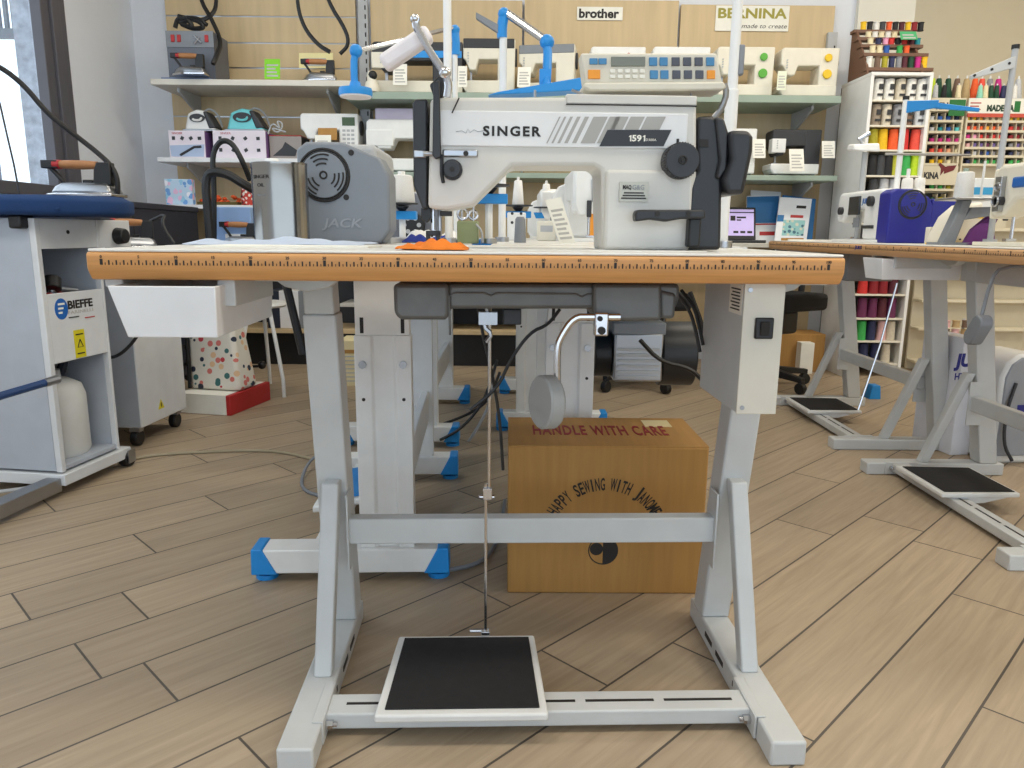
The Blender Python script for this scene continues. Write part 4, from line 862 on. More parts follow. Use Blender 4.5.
# ------------------------------------------------------------------ things on the shelves
def dom(u0, v0, u1, v1, Y, z, label, body='cream', arm=None, dials=None, rz=0, d=.17, lcd=False, band=None, top=None, group='domestic sewing machines on the shelves', buttons=True, hole='palewood'):
    """domestic sewing machine, needle at the left"""
    x, _, w, h = pxb(u0, v0, u1, v1, Y); h = at((u0 + u1) / 2, v0, Y).z - z
    t = thing('sewing_machine', label, 'sewing machine', (x, Y + d / 2, z), rz, group); y0, y1 = -d / 2, d / 2; a, b = -w / 2, w / 2
    MB().prism([(a + .02, .012), (b, .012), (b, h * .27), (a + .0, h * .27), (a, .04)], y0 + .01, y1, 'y').build('base', body, t, .006)
    MB().prism([(b - w * .33, h * .2), (b, h * .2), (b + .003, h), (b - w * .33, h)], y0 + .012, y1 - .02).prism([(a + w * .05, h * .62), (a + w * .12, h * .45), (a + w * .25, h * .45), (a + w * .30, h * .64), (b - w * .30, h * .64), (b - w * .30, h), (a + w * .03, h), (a, h * .95), (a, h * .66)], y0 + .012, y1 - .02).build('arm', arm or body, t, .008, seg=3)
    MB().bb(a + w * .13, a + w * .16, -.02, .0, h * .27, h * .46).bb(a + w * .10, a + w * .19, -.03, .01, h * .27, h * .30).build('presser_foot', 'steel', t)
    MB().cyl((b, 0, h * .72), (b + .014, 0, h * .72), h * .16, n=20).build('handwheel', 'dark' if not dials else 'black', t, .003)
    for sx in (a + .03, b - .03): MB().bb(sx - .012, sx + .012, y0 + .02, y1 - .02, 0, .013).build('rubber_foot', 'dark', t)
    yf = y0 + .012
    if arm: MB().bb(a - .002, a + w * .28, yf - .004, yf + .06, h * .5, h * .8).build('head_cover', body, t, .004)
    if top: MB().bb(a + .002, b - .002, yf - .003, y1 - .018, h * .83, h * 1.003).build('lid', top, t, .005)
    if band: MB().bb(a + w * .28, b - .003, yf - .003, yf + .004, h * .70, h * .83).build('band', band, t)
    if dials:
        for q, r in ((.80, .021), (.48, .025)): MB().cyl((b - w * .19, yf - .012, h * q), (b - w * .19, yf + .002, h * q), r, n=24).build('dial', dials, t, .003)
    if lcd:
        MB().bb(b - w * .27, b - w * .05, yf - .002, yf + .002, h * .74, h * .92).build('screen', M('lcdgreen', (70, 92, 62), .3), t)
        for i in range(12): MB().bb(b - w * .27 + (i % 3) * w * .075, b - w * .215 + (i % 3) * w * .075, yf - .002, yf + .002, h * (.34 + .09 * (i // 3)), h * (.39 + .09 * (i // 3))).build('button', 'lightgrey', t)
    elif buttons:
        for i in range(4): MB().cyl((a + w * .10, yf - .007, h * (.60 + .05 * i)), (a + w * .10, yf + .001, h * (.60 + .05 * i)), .004, n=8).build('button', 'lightgrey', t)
    for sx in (.25, .55): MB().cyl((a + w * sx, .02, h), (a + w * sx, .02, h + .012), .003, n=6).build('spool_pin', 'lightgrey', t)
    return t
YS = 4.53
d1 = dom(372, 41, 462, 88, YS, ZD, 'white sewing machine with black column and bright blue band on the upper green shelf', 'cream', arm='dark', band='blue')
d2 = dom(463, 38, 515, 87, YS, ZD, 'cream sewing machine with a black lid beside the blue-headed pole', 'cream', top='dark')
d3 = dom(520, 44, 577, 87, YS, ZD, 'cream sewing machine with grey lid turned slightly, left of the control panel', 'cream', top='grey', rz=R(-9))
d4 = dom(590, 46, 646, 90, YS + .06, ZD, 'white sewing machine with a red dot, left one behind the control panel', 'white')
d5 = dom(652, 46, 711, 90, YS + .06, ZD, 'white sewing machine with a dark dot, right one behind the control panel', 'white')
for d, m, dx in ((d4, 'red', .06), (d5, 'deepblue', .12)): MB().cyl((dx, -.085, .235), (dx, -.07, .235), .012, n=16).build('dial', m, d)
d6 = dom(716, 46, 776, 90, YS, ZD, 'cream sewing machine with two green dials on the upper green shelf', 'cream', dials='green')
d7 = dom(780, 47, 841, 91, YS, ZD, 'cream sewing machine with two yellow dials on the upper green shelf', 'cream', dials='yellow')
e1 = dom(367, 119, 462, 172, YS, ZE, 'white sewing machine on the lower green shelf left of the big machine', 'white', arm='white', top=None, buttons=False)
q = pxb(374, 109, 412, 122, YS + .02); tag(MB().bb(-q[2] / 2, q[2] / 2, 0, .10, 0, q[3]).build('accessory_box', M('lavender', (206, 196, 216), .5), None, .006, (q[0], YS + .06, at(390, 119.6, YS).z + .0)), 'pale lavender accessory box on top of the white machine', 'box')
e2 = dom(728, 128, 758, 172, YS, ZE, 'white sewing machine half hidden behind the black motor', 'white', buttons=False)
e3 = dom(771, 129, 823, 171, YS, ZE, 'black and white sewing machine on the lower green shelf at right', 'white', arm='dark')
f1 = dom(301, 113, 357, 157, YS + .02, ZB, 'white sewing machine with green display on the second left shelf', 'white', lcd=True)
def tagcard(u0, v0, u1, v1, Y, label, z=None, lean=.02, slant=1.5, group='white price cards on the shelves', mat='paper', lines=5):
    return card([at(u0 + slant, v1, Y), at(u1 + slant, v1, Y), at(u1, v0, Y + lean), at(u0, v0, Y + lean)], mat, label, lines=lines, group=group)
yt = YS - .07
tagcard(393, 64, 407, 85, yt, 'white price card leaning on the machine with the blue band', slant=0)
tagcard(458, 66, 467, 87, yt, 'narrow white price card left of the machine with the black lid', slant=0)
tagcard(518, 67, 531, 87, yt, 'white price card below the grey-lidded machine', slant=-1)
tagcard(778, 71, 787, 90, yt, 'pale price card between the green-dial and yellow-dial machines', slant=-1.5, mat=M('papergreen', (222, 228, 206), .8))
tagcard(753, 139, 765.5, 158, yt, 'white price card on the half hidden machine behind the motor', slant=0)
tagcard(789, 149, 803.5, 171, yt - .03, 'white price card standing in front of the black and white machine', slant=1)
tagcard(822, 141, 835, 158, yt, 'white price card right of the black and white machine', slant=0)
tagcard(315, 135, 331, 157, YS - .06, 'white price card in front of the machine with the display', slant=0)
tagcard(318, 128, 337, 140, YS - .0, 'brown kraft card inside the opening of the display machine', slant=0, mat='carton', lines=0)
c = at(372, 87.5, YS - .05)
o = MB().lathe([(0, 0), (.042, .0), (.044, .02), (.036, .05), (.026, .062), (.028, .085), (.02, .11), (0, .118)], (0, 0, 0), n=20).build('pincushion', 'cream', None, 0, (c.x, c.y, ZD + .001), ang=60)
tag(o, 'small rounded cream ornament with a dark top on the upper green shelf', 'ornament'); MB().ball((.008, -.012, .088), .026, (1, .9, 1)).build('dark_top', 'black', o)
# left shelves: irons, boxes, notes
q = pxb(169, 31, 213, 77, 4.55)
gen = t = thing('steam_generator', 'grey steam generator box with red switches on the top left shelf', 'steam generator', (q[0], 4.63, ZA)); W_, H_ = q[2], at(190, 31, 4.55).z - ZA
MB().bb(-W_ / 2, W_ / 2, -.08, .14, 0.012, H_).build('body', M('gengrey', (96, 100, 110), .45), t, .004)
MB().bb(-W_ / 2 - .03, W_ / 2 - .02, -.12, -.06, 0, .016).build('iron_rest', M('restblue', (110, 126, 156), .5), t, .003)
MB().bb(-W_ / 2, W_ / 2, -.084, -.078, H_ * .68, H_).build('control_strip', 'grey', t)
for u in (-.35, -.22, .36): MB().bb(W_ * u - .010, W_ * u + .010, -.09, -.082, H_ * .78, H_ * .92).build('switch', 'red', t, .002)
MB().tube([(W_ * .1, -.088, H_ * .75), (W_ * .22, -.09, H_ * .86), (W_ * .1, -.088, H_ * .9), (W_ * .26, -.09, H_ * .76)], .008, 6).build('pressure_gauge', 'chrome', t)
ir1 = make_iron((at(190, 76, 4.45).x, 4.475, ZA + .018), R(180), 'chrome iron with wooden handle standing before the grey steam generator', .88)
attach(MB().tube([at(u, v, 4.6) for u, v in ((175, 28), (178, 17), (190, 20), (178, 24), (195, 28), (184, 16), (200, 22), (205, 28), (190, 29), (176, 20), (196, 17), (207, 25))], .013, 6, 2).build('coiled_cord', 'black', None), gen)
attach(MB().tube([at(u, v, y) for u, v, y in ((199, -30, 4.7), (200, 0, 4.7), (211, 18, 4.66), (222, 42, 4.6), (217, 55, 4.5), (213, 64, 4.47))], .013, 6, 2).build('iron_cord', 'black', None), ir1)
attach(MB().tube([at(u, v, y) for u, v, y in ((214, -30, 4.72), (217, 0, 4.72), (214, 14, 4.68), (200, 22, 4.64), (178, 16, 4.64))], .012, 6, 2).build('iron_cord', 'black', None), gen)
b2 = Vector((at(320, 77, 4.5).x, 4.53, ZA + .002))
ir2 = make_iron(b2, R(180), 'chrome iron with wooden handle on the right of the top left shelf', .9)
for i, l in enumerate((((297, -30), (297, 5), (304, 28), (318, 45), (330, 52)), ((320, -30), (328, 2), (346, 30), (349, 45), (340, 54)))):
    attach(MB().tube([at(u, v, 4.58 + .02 * i) for u, v in l], .012, 6, 2).build('iron_cord', 'black', None), ir2)
tagcard(264.5, 59, 280, 79, 4.55, 'bright green note card on the top left shelf', mat=M('notegreen', (132, 206, 48), .7), slant=0, lines=4, group='note cards on the top left shelf')
tagcard(299, 53, 333, 68, 4.70, 'pale yellow note card behind the upper right iron', mat=M('noteyellow', (238, 226, 168), .8), slant=0, lines=2, group='note cards on the top left shelf')
def box(u0, v0, u1, v1, Y, z, d, mat, label, name='carton', rz=0, cat='box', group=None, side=None):
    x, _, w, h = pxb(u0, v0, u1, v1, Y); h = at((u0 + u1) / 2, v0, Y).z - z
    o = MB().bb(-w / 2, w / 2, 0, d, 0, h).build(name, mat, None, .003, (x, Y, z), rz); tag(o, label, cat, group); o['w'] = w; o['h'] = h
    if side: MB().bb(w / 2 - .001, w / 2 + .001, .003, d - .003, .003, h - .003).build('side_panel', side, o)
    return o, w, h
M('boxpink', (226, 216, 226), .6)
for (u0, u1, lab) in ((170, 204, 'white and pink printed carton under the white iron'), (214, 265, 'wider white and pink printed carton under the turquoise iron')):
    o, w, h = box(u0, 130.5, u1, 158, 4.52, ZB, .22, 'boxpink', lab, side=M('sidepurple', (120, 86, 140), .6), group='printed iron cartons on the second shelf'); m = MB(); k = MB()
    for i in range(4):
        for j in range(2 if u0 > 200 else 1): MB().box((-w * .36 + i * w * .24, -.0006, h * (.72 - .42 * j)), (.018, .002, .02), (0, .5 * i, 0)).build('pictogram', 'dark', o)
    text(o, 'SINGER', (-w * .25, -.0008, h * .9), .012, 'red', width=.06)
    if u0 < 200: k.prism([(-w * .45, h * .05), (w * .45, h * .05), (w * .48, h * .5), (-w * .48, h * .45)], -.0015, .001); k.build('picture_panel', M('picblue', (170, 186, 214), .6), o); MB().tube([(-w * .2, -.002, h * .1), (0, -.002, h * .25), (w * .2, -.002, h * .4), (w * .4, -.002, h * .42)], .007, 5).build('picture_iron', 'dark', o)
o, w, h = box(270, 136, 301, 158, 4.56, ZB, .18, M('picgrey', (150, 142, 138), .6), 'grey carton with an iron picture and red top edge on the second shelf', side='dark')
MB().bb(-w / 2, w / 2, -.001, .18, h, h + .004).build('red_edge', 'red', o); MB().prism([(-w * .4, h * .15), (w * .3, h * .15), (w * .36, h * .4), (0, h * .75), (-w * .1, h * .5)], -.0015, .001).build('picture_iron', 'dark', o)
def steam_iron(u0, v0, u1, v1, Y, label, mat, zb):
    x, _, w, h = pxb(u0, v0, u1, v1, Y); t = thing('steam_iron', label, 'iron', (x, Y + .08, zb), 0, 'domestic irons on cartons'); s = w / .26; h = at(u0, v0, Y).z - zb
    MB().prism([(-.45 * w, 0), (.5 * w, 0), (.36 * w, h * .5), (.22 * w, h * .92), (-.05 * w, h), (-.32 * w, h * .82)], -.05, .06).build('body', mat, t, .015, seg=3)
    MB().prism([(.28 * w, h * .1), (.5 * w, .02), (.38 * w, h * .5), (.24 * w, h * .92), (.12 * w, h * .9)], -.054, .064).build('rear', 'dark', t, .01)
    r = MB().lathe([(0, 0), (.23 * w, 0), (.22 * w, .006), (0, .006)], (-.04 * w, -.0505, h * .60), (0, -1, 0), 24, 1, .52).build('handle_opening', 'dark', t, ang=50)
    MB().tube([(-.04 * w + .13 * w * math.cos(R(a)), -.057, h * .58 + .06 * w * math.sin(R(a))) for a in range(-160, 30, 20)], .007, 6).build('handle', mat, t); MB().bb(-.48 * w, .5 * w, -.06, .07, -.0, .012).build('soleplate', 'steel', t, .004)
    MB().tube([(.1 * w, .0, h * .95), (.2 * w, .02, h * 1.12), (.42 * w, .03, h * .9), (.5 * w, .05, h * .3)], .006, 6, 2).build('cord', 'lightgrey', t); return t
zt_ = at(187, 130.5, 4.52).z
steam_iron(180, 108, 213, 129, 4.53, 'white and black steam iron on the left printed carton', 'lightwhite', zt_ + .001)
steam_iron(222, 107, 262, 129, 4.53, 'turquoise and black steam iron on the wider printed carton', M('turquoise', (110, 200, 206), .4), at(240, 130.5, 4.52).z + .001)
tag(MB().tube([at(u, v, 4.56) for u, v in ((268, 134), (272, 122), (281, 130), (276, 120), (284, 124), (278, 134), (270, 127), (286, 132))], .005, 5, 2).build('tangled_cable', 'lightgrey', None), 'tangled clear cable beside the turquoise iron', 'cable')
MATS['bluepic'] = print_mat('bluepic', (190, 214, 236), [(110, 160, 220), (230, 190, 220), (150, 200, 230), (240, 240, 250)], 30, .5)
box(166, 179, 191, 203, 4.54, ZC_, .05, 'bluepic', 'blue and pink picture box on the lowest left shelf', 'picture_box')
fl_ = thing('flower_pot', 'cluster of orange flowers on the lowest left shelf', 'flowers', (at(218, 200, 4.6).x, 4.62, ZC_))
b = MB(); rr = random.Random(2)
for i in range(26): b.ball((rr.uniform(-.11, .11), rr.uniform(-.03, .03), rr.uniform(.015, .055)), .014, (1, 1, .7), 6)
b.build('petals', M('petal', (226, 92, 44), .8), fl_); MB().bb(-.12, .12, -.035, .035, 0, .02).build('foliage', M('leaf', (96, 84, 40), .8), fl_)
o = MB().lathe([(0, 0), (.035, 0), (.04, .05), (.03, .12), (0, .122)], (0, 0, 0), n=14).build('patterned_vase', print_mat('redpattern', (190, 60, 50), [(230, 220, 210), (60, 20, 20), (190, 60, 50)], 60, .5), None, 0, (at(247, 203, 4.55).x, 4.57, ZC_)); tag(o, 'red and white patterned vase behind the oil tin', 'vase')
# things standing behind the counter: folded white frame and a second ironing set
o, w, h = box(212, 207, 250, 243, 3.4, .74, .18, M('setblue', (140, 170, 214), .5), 'pale blue and white steam generator behind the oil tin', 'steam_generator', cat='steam generator'); MB().bb(-w * .15, w * .5, -.003, .002, 0, h * .3).build('front_panel', 'white', o)
tag(MB().bb(-.12, -.03, .13, .24, 0, .715).bb(-.12, .22, -.07, .24, .715, .739).build('pedestal', 'shelfwhite', None, .003, (at(214, 243, 3.6).x, 3.42, 0)), 'narrow white pedestal carrying the pale blue generator behind the patterned bag', 'pedestal')
ir3 = make_iron((at(236, 232, 3.3).x, 3.365, .741), R(180), 'iron with light wooden handle in front of the pale blue generator', .75)
tag(MB().tube([at(u, v, y) for u, v, y in ((210, 240, 3.3), (208, 215, 3.3), (205, 180, 3.3), (211, 171, 3.3), (228, 174, 3.3), (243, 184, 3.3), (254, 190, 3.35))], .019, 8, 2).build('steam_hose', 'black', None), 'thick black steam hose looping left of the oil tin', 'hose')
attach(MB().tube([at(u, v, y) for u, v, y in ((214, 240, 3.35), (214, 180, 3.35), (212, 155, 3.35), (220, 140, 3.35), (232, 142, 3.35), (243, 162, 3.35), (250, 180, 3.4))], .012, 8, 2).build('iron_cord', 'black', None), ir3)
# brand signs
def sign(u0, v0, u1, v1, label):
    x, z, w, h = pxb(u0, v0, u1, v1, YP - .01); o = MB().bb(-w / 2, w / 2, 0, .008, 0, h).build('brand_sign', 'paper', None, 0, (x, YP - .0085, z)); tag(o, label, 'sign', 'brand signs on the wall panels'); return o, w, h
o, w, h = sign(577, 7, 623, 20, 'small white sign reading brother on the wood wall panel')
text(o, 'brother', (-.005, -.0003, h * .5), h * .66, 'deepblue' if 0 else 'ink', width=w * .88, bold=.035)
o, w, h = sign(715, 6, 790, 31, 'larger white sign reading BERNINA made to create on the panel')
text(o, 'BERNINA', (0, -.0003, h * .70), h * .38, 'bernina', width=w * .94, bold=.03)
text(o, 'made to create', (w * .17, -.0003, h * .2), h * .17, 'ink', width=w * .62, shear=.25)

# ------------------------------------------------------------------ desk at the back right: laptop, brochures
dk0, dk1 = at(655, 243, 4.35).x, at(812, 243, 4.35).x
dk = thing('desk', 'plain cream desk along the back wall carrying the laptop', 'desk', ((dk0 + dk1) / 2, 4.35, 0)); hw_ = (dk1 - dk0) / 2
MB().bb(-hw_, hw_, 0, .46, .735, .76).build('desktop', 'shelfgrey', dk, .003)
for x in (-hw_ + .03, hw_ - .03): MB().bb(x - .02, x + .02, .38, .44, 0, .736).build('leg', 'dark', dk)
x, z, w, h = pxb(722, 207, 767, 243, 4.42)
lt = thing('laptop', 'open laptop with a pale violet screen at the right of the big machine', 'laptop', (x, 4.55, .761))
MB().bb(-w / 2, w / 2, -.16, .03, 0, .016).build('keyboard_base', 'dark', lt, .003)
hh = at(745, 207, 4.55).z - .761
MB().prism([(.03, .016), (.045, .016), (.09, hh), (.075, hh)], -w / 2, w / 2, 'x').build('lid', 'black', lt, .003)
def slab(z0, z1, x0, x1, e): 
    f = lambda z: .03 + .045 * (z - .016) / (hh - .016)
    return [[(x0, f(z0) - e, z0), (x1, f(z0) - e, z0), (x1, f(z1) - e, z1), (x0, f(z1) - e, z1)], [(x0, f(z0) + .001, z0), (x1, f(z0) + .001, z0), (x1, f(z1) + .001, z1), (x0, f(z1) + .001, z1)]]
sc = MB().loft(slab(.04, hh - .012, -w / 2 + .012, w / 2 - .012, .0015)).build('screen', M('violetscreen', (176, 160, 206), .3, emit=.45), lt)
m = MB().loft(slab(hh * .84, hh * .87, -w / 2 + .012, w / 2 - .012, .0022)).loft(slab(hh * .62, hh * .76, -w * .12, w * .0, .0022)).loft(slab(hh * .69, hh * .74, w * .03, w * .26, .0022)).loft(slab(hh * .62, hh * .66, w * .03, w * .14, .0022))
for i in range(3): m.loft(slab(.055, .068, w * (-.05 + .17 * i), w * (.07 + .17 * i), .0022))
m.build('screen_text', 'ink', sc)
def brochure(pts, Y, mat, label, head=None, lean=.06, pic=None, title=None):
    o = card([at(pts[0][0], pts[0][1], Y), at(pts[1][0], pts[1][1], Y), at(pts[2][0], pts[2][1], Y + lean), at(pts[3][0], pts[3][1], Y + lean)], mat, label, cat='brochure', group='brochures on the back desk', lines=0, th=.012, name='brochure')
    bl, br, tr, tl = [at(p[0], p[1], Y + (lean if i > 1 else 0)) for i, p in enumerate(pts)]; c = (bl + br) / 2; n = (br - bl).cross(tl - bl).normalized()
    g = lambda s, q: (bl * (1 - s) + br * s) * (1 - q) + (tl * (1 - s) + tr * s) * q - c
    for (s0, s1, q0, q1, m) in (pic or []): MB().loft([[g(a, b) + n * e for a, b in ((s0, q0), (s1, q0), (s1, q1), (s0, q1))] for e in (-.0005, .0012)]).build('print_block', m, o)
    return o
print_mat('tealpic', (150, 196, 196), [(90, 150, 150), (210, 210, 190), (70, 110, 130)], 40, .4)
for m in ('broblue', 'brolight'): M(m, (36, 110, 168) if m == 'broblue' else (230, 232, 236), .5)
brochure(((752, 242), (780, 242), (781, 192), (751, 190)), 4.72, 'brolight', 'white brochure standing behind the blue one by the laptop')
brochure(((747, 243), (778, 243), (779, 195), (747, 196)), 4.66, 'brolight', 'blue and white brochure with a red line behind the laptop', pic=[(0, 1, .42, .98, 'broblue'), (.3, .75, .72, .78, 'paper'), (.2, .85, .60, .64, 'paper'), (.05, .95, .38, .41, 'red'), (.4, .9, .16, .24, 'red')])
brochure(((776, 243), (812, 243), (816, 199), (783, 195)), 4.64, 'broblue', 'blue-backed brochure right of the laptop behind the teal picture one')
brochure(((774, 244), (806, 244), (812, 199), (780, 197)), 4.58, 'brolight', 'white brochure with a teal picture and red heading beside the laptop', pic=[(.2, .88, .18, .52, 'tealpic'), (.4, .8, .57, .63, 'red'), (.2, .9, .05, .13, 'carton'), (.0, .2, .48, .62, 'broblue'), (.55, .85, .78, .84, 'ink')])
tag(MB().prism([(-.12, -.05), (.14, -.04), (.10, .05), (-.13, .04)], 0, .012, 'z').prism([(-.09, -.03), (.16, -.05), (.13, .05), (-.07, .05)], .012, .022, 'z').build('papers', 'paper', None, 0, (at(806, 241, 4.45).x - .02, 4.45, .761)), 'loose cream papers at the front right of the back desk', 'papers')
# ------------------------------------------------------------------ right-hand tables, chairs, cartons
RA = Vector((1.265, 2.235, 0)); RB = Vector((1.275, 3.29, 0))
t1 = make_table(RA, R(-90), 'grey-legged sewing table at right nearest the camera, under the white machine', 'sewing tables on grey stands', detail=False)
t2 = make_table(RB, R(-90), 'grey-legged sewing table at right farther back, under the blue-covered machine', 'sewing tables on grey stands', detail=False)
t2_ = t2
text(t2, 'JUKI', (.47, -.0008, .762), .012, 'deepblue', width=.05, bold=.03, shear=.2)
MB().bb(-.1, .12, .12, .32, .62, .74).build('motor', 'grey', t2, .008)
MB().bb(-.33, .44, .25, .28, .66, .74).build('apron_panel', 'stand', t1, .003)
m1 = make_machine((1.487, 3.15, TOP), R(-90), 'white industrial machine with a deep blue vented end cover and small screen', 'white', M('jukiblue', (30, 34, 138), .38), L=.40, H=.205, badge='JUKI', badgemat='logoblue', cover_w=.165, screen=True, bd=.078, vy=.085)
MB().bb(.20, .262, .08, .175, 0, .165).build('rear_cover', 'jukiblue', m1, .004)
MB().bb(-.03, .02, -.081, -.077, .06, .10).build('grey_label', 'grey', m1)
m2 = make_machine((1.49, 2.10, TOP), R(-90), 'cream industrial machine with a blue badge at the right edge of the view', 'cream', 'grey', L=.44, H=.235)
MB().bb(-.13, .02, -.060, -.05, .165, .195).build('badge', 'logoblue', m2, .006)
MB().bb(-.19, -.16, -.07, -.055, .10, .20).ring((-.175, -.072, .13), .014, .004, 'y').ring((-.172, -.072, .17), .011, .004, 'y').build('tension_assembly', 'steel', m2, .003)
kp = W0.y(978, 330, 2.05); kr = kp - Vector((1.49, 2.10, TOP)); kloc = Vector((-kr.y, kr.x, kr.z))
MB().tube([kloc, kloc + Vector((-.02, .03, .14)), kloc + Vector((-.03, .06, .17)), kloc + Vector((-.03, .16, .175))], .005, 8, 1).build('knee_lever', 'grey', m2)
b_ = MB().prism([(.018 * math.cos(a), (.02 if math.sin(a) > 0 else -.02) + .018 * math.sin(a)) for a in [2 * math.pi * i / 24 for i in range(24)]], -.014, .014)
for v in b_.bm.verts: v.co = Matrix.Rotation(R(35), 3, 'Y') @ (v.co * 1.25) + kloc
b_.build('knee_pad', 'grey', m2, .004)
# thread stands on the right
a = at(1000, 165, 2.42)
t = thing('thread_stand', 'tall grey thread stand pole with a perforated arm at the right edge', 'thread stand', (a.x, 2.42, TOP), 0, 'white thread stands')
zt = at(1012, 49, 2.42).z - TOP
MB().cyl((0, 0, 0), (0, 0, zt), .009, n=14).cyl((0, 0, 0), (0, 0, .02), .02, n=14).build('pole', 'lightgrey', t); MB().cyl((0, 0, zt), (0, 0, zt + .012), .011, n=14).build('cap', 'black', t)
ar = MB().loft([[(.0, -.01, zt - .02), (.0, .01, zt - .02), (0, .01, zt - .055), (0, -.01, zt - .055)], [(-.125, -.008, zt - .075), (-.125, .008, zt - .075), (-.125, .008, zt - .088), (-.125, -.008, zt - .088)]]).build('guide_arm', 'stand', t, .002)
for s in (.15, .55, .95): MB().cyl((-.125 * s, -.012, zt - .036 - .044 * s), (-.125 * s, -.008, zt - .036 - .044 * s), .004, n=8).build('hole', 'ink', ar)
a = at(899, 165, 3.1)
t = thing('thread_stand', 'white thread stand with a blue arm above the blue-covered machine', 'thread stand', (a.x, 3.1, TOP), 0, 'white thread stands')
zt = at(908, 100, 3.1).z - TOP
MB().cyl((0, 0, 0), (0, 0, zt), .011, n=14).cyl((0, 0, 0), (0, 0, .02), .022, n=14).build('pole', 'white', t); MB().cyl((0, 0, zt), (0, 0, zt + .014), .012, n=14).build('cap', 'black', t)
MB().loft([[(0, y, z) for y, z in ((-.012, zt - .005), (.012, zt - .005), (.012, zt - .05), (-.012, zt - .05))], [(.125, y, z) for y, z in ((-.01, zt + .0), (.01, zt + .0), (.01, zt - .028), (-.01, zt - .028))]]).loft([[(.11, y, z) for y, z in ((-.006, zt - .008), (.006, zt - .008), (.006, zt - .03), (-.006, zt - .03))], [(.29, y, z) for y, z in ((-.006, zt - .028), (.006, zt - .028), (.006, zt - .042), (-.006, zt - .042))]]).build('arm', 'blue', t, .002)
MB().tube([(-.07, -.02, zt - .205), (.28, 0, zt - .205)], .005, 8).build('cross_bar', 'steel', t)
# lamp and cones around the blue machine
a = at(863, 152, 3.25)
t = thing('work_lamp', 'small white work lamp on a grey stalk left of the blue machine', 'lamp', (a.x, 3.25, TOP))
zl_ = a.z - TOP
MB().cyl((0.01, 0, 0), (.01, 0, zl_), .012, n=12).cyl((.01, 0, 0), (.01, 0, .015), .03, n=14).build('stalk', 'lightgrey', t)
MB().loft([[(-.065, -.06, zl_ + .0), (.045, -.06, zl_ - .005), (.05, .05, zl_ + .01), (-.05, .05, zl_ + .01)], [(-.06, -.05, zl_ + .025), (.04, -.055, zl_ + .03), (.045, .045, zl_ + .04), (-.045, .045, zl_ + .035)]]).build('lamp_head', 'white', t, .006)
MB().tube([(.0, 0, zl_ + .03), (-.02, 0, zl_ + .05), (.02, 0, zl_ + .075)], .01, 8).build('knuckle', 'steel', t)
for i, (u, lab) in enumerate(((905.5, 'left'), (917.5, 'right'))):
    cone((at(u, 200, 3.25).x, 3.25, TOP + .0), at(u, 178, 3.25).z - TOP, .028, .022, 'threadwhite', lab + ' one of two white cones behind the blue-covered machine')
a = at(963, 198, 2.5); z_ = a.z
t = thing('spool_tray', 'grey steel spool tray holding a big white cone at right', 'thread stand', (a.x, 2.5, TOP), 0, 'spool trays on the right tables'); h = z_ - TOP
MB().bb(-.06, .10, -.06, .06, h - .008, h).build('tray', 'steel', t, .003); MB().prism([(-.01, h - .008), (.02, h - .008), (-.02, 0), (-.06, 0)], -.02, .02).prism([(.02, h - .03), (.16, h - .025), (.16, h - .045), (.0, h - .07)], -.02, .02).build('bracket', 'grey', t, .003)
MB().bb(-.08, .03, -.04, .04, 0, .008).build('foot_plate', 'grey', t)
MB().cyl((.075, .03, h), (.075, .03, at(982, 160, 2.5).z - TOP), .004, n=8).build('spool_pin', 'white', t)
cone((a.x, 2.5, z_), at(963, 172, 2.5).z - z_, .029, .025, 'threadwhite', 'big white thread cone on the steel tray at right', core='shelfgreen')
# cream overlocker with purple cloth
q = pxb(942, 205, 985, 246, 2.62)
t = thing('overlock_machine', 'cream rounded overlocker with a yellow dial under the spool tray', 'sewing machine', (q[0], 2.62, TOP)); w_, h_ = q[2], .145
MB().prism([(-w_ / 2, 0), (w_ / 2, 0), (w_ / 2, h_), (w_ * .1, h_ * .92), (-w_ * .22, h_ * .66), (-w_ * .42, h_ * .25)], 0, .12).build('body', 'cream', t, .015, seg=3)
MB().prism([(-w_ * .2, h_ * .66), (w_ / 2, h_ * .6), (w_ / 2, h_ * .64), (-w_ * .2, h_ * .7)], -.002, .002).build('yellow_line', 'yellow', t)
MB().cyl((-w_ * .24, -.008, h_ * .36), (-w_ * .24, .002, h_ * .36), .012, n=18).build('dial', 'yellow', t)
for i in range(5): MB().cyl((-w_ * .05 + .018 * i, -.004, h_ * (.12 + .03 * i)), (-w_ * .05 + .018 * i, .002, h_ * (.12 + .03 * i)), .003, n=8).build('screw', 'dark', t)
M('purple', (110, 54, 120), .85)
px_ = at(975, 244, 2.5)
tag(MB().loft([[(-.06, 0, .002), (.03, -.02, .002), (.03, .02, .002), (-.06, .02, .002)], [(-.02, .03, .05), (.05, .03, .06), (.05, .05, .06), (-.02, .05, .05)], [(.05, .06, .10), (.085, .06, .10), (.085, .075, .10), (.05, .075, .10)]]).build('cloth', 'purple', None, .003, (px_.x, 2.46, TOP)), 'purple cloth draped in front of the cream overlocker', 'cloth')
tag(MB().prism([(0, 0), (.35, -.04), (.36, .06), (.02, .05)], 0, .006, 'z').build('cloth', 'purple', None, .002, (at(985, 246, 2.3).x, 2.28, TOP)), 'purple cloth lying flat under the needle of the cream machine', 'cloth')
tag(MB().prism([(-.06, -.02), (.1, -.03), (.12, .05), (-.04, .05)], 0, .006, 'z').build('cloth', 'yellow', None, .002, (at(938, 244, 2.62).x, 2.58, TOP)), 'small yellow cloth on the table right of the blue machine', 'cloth')
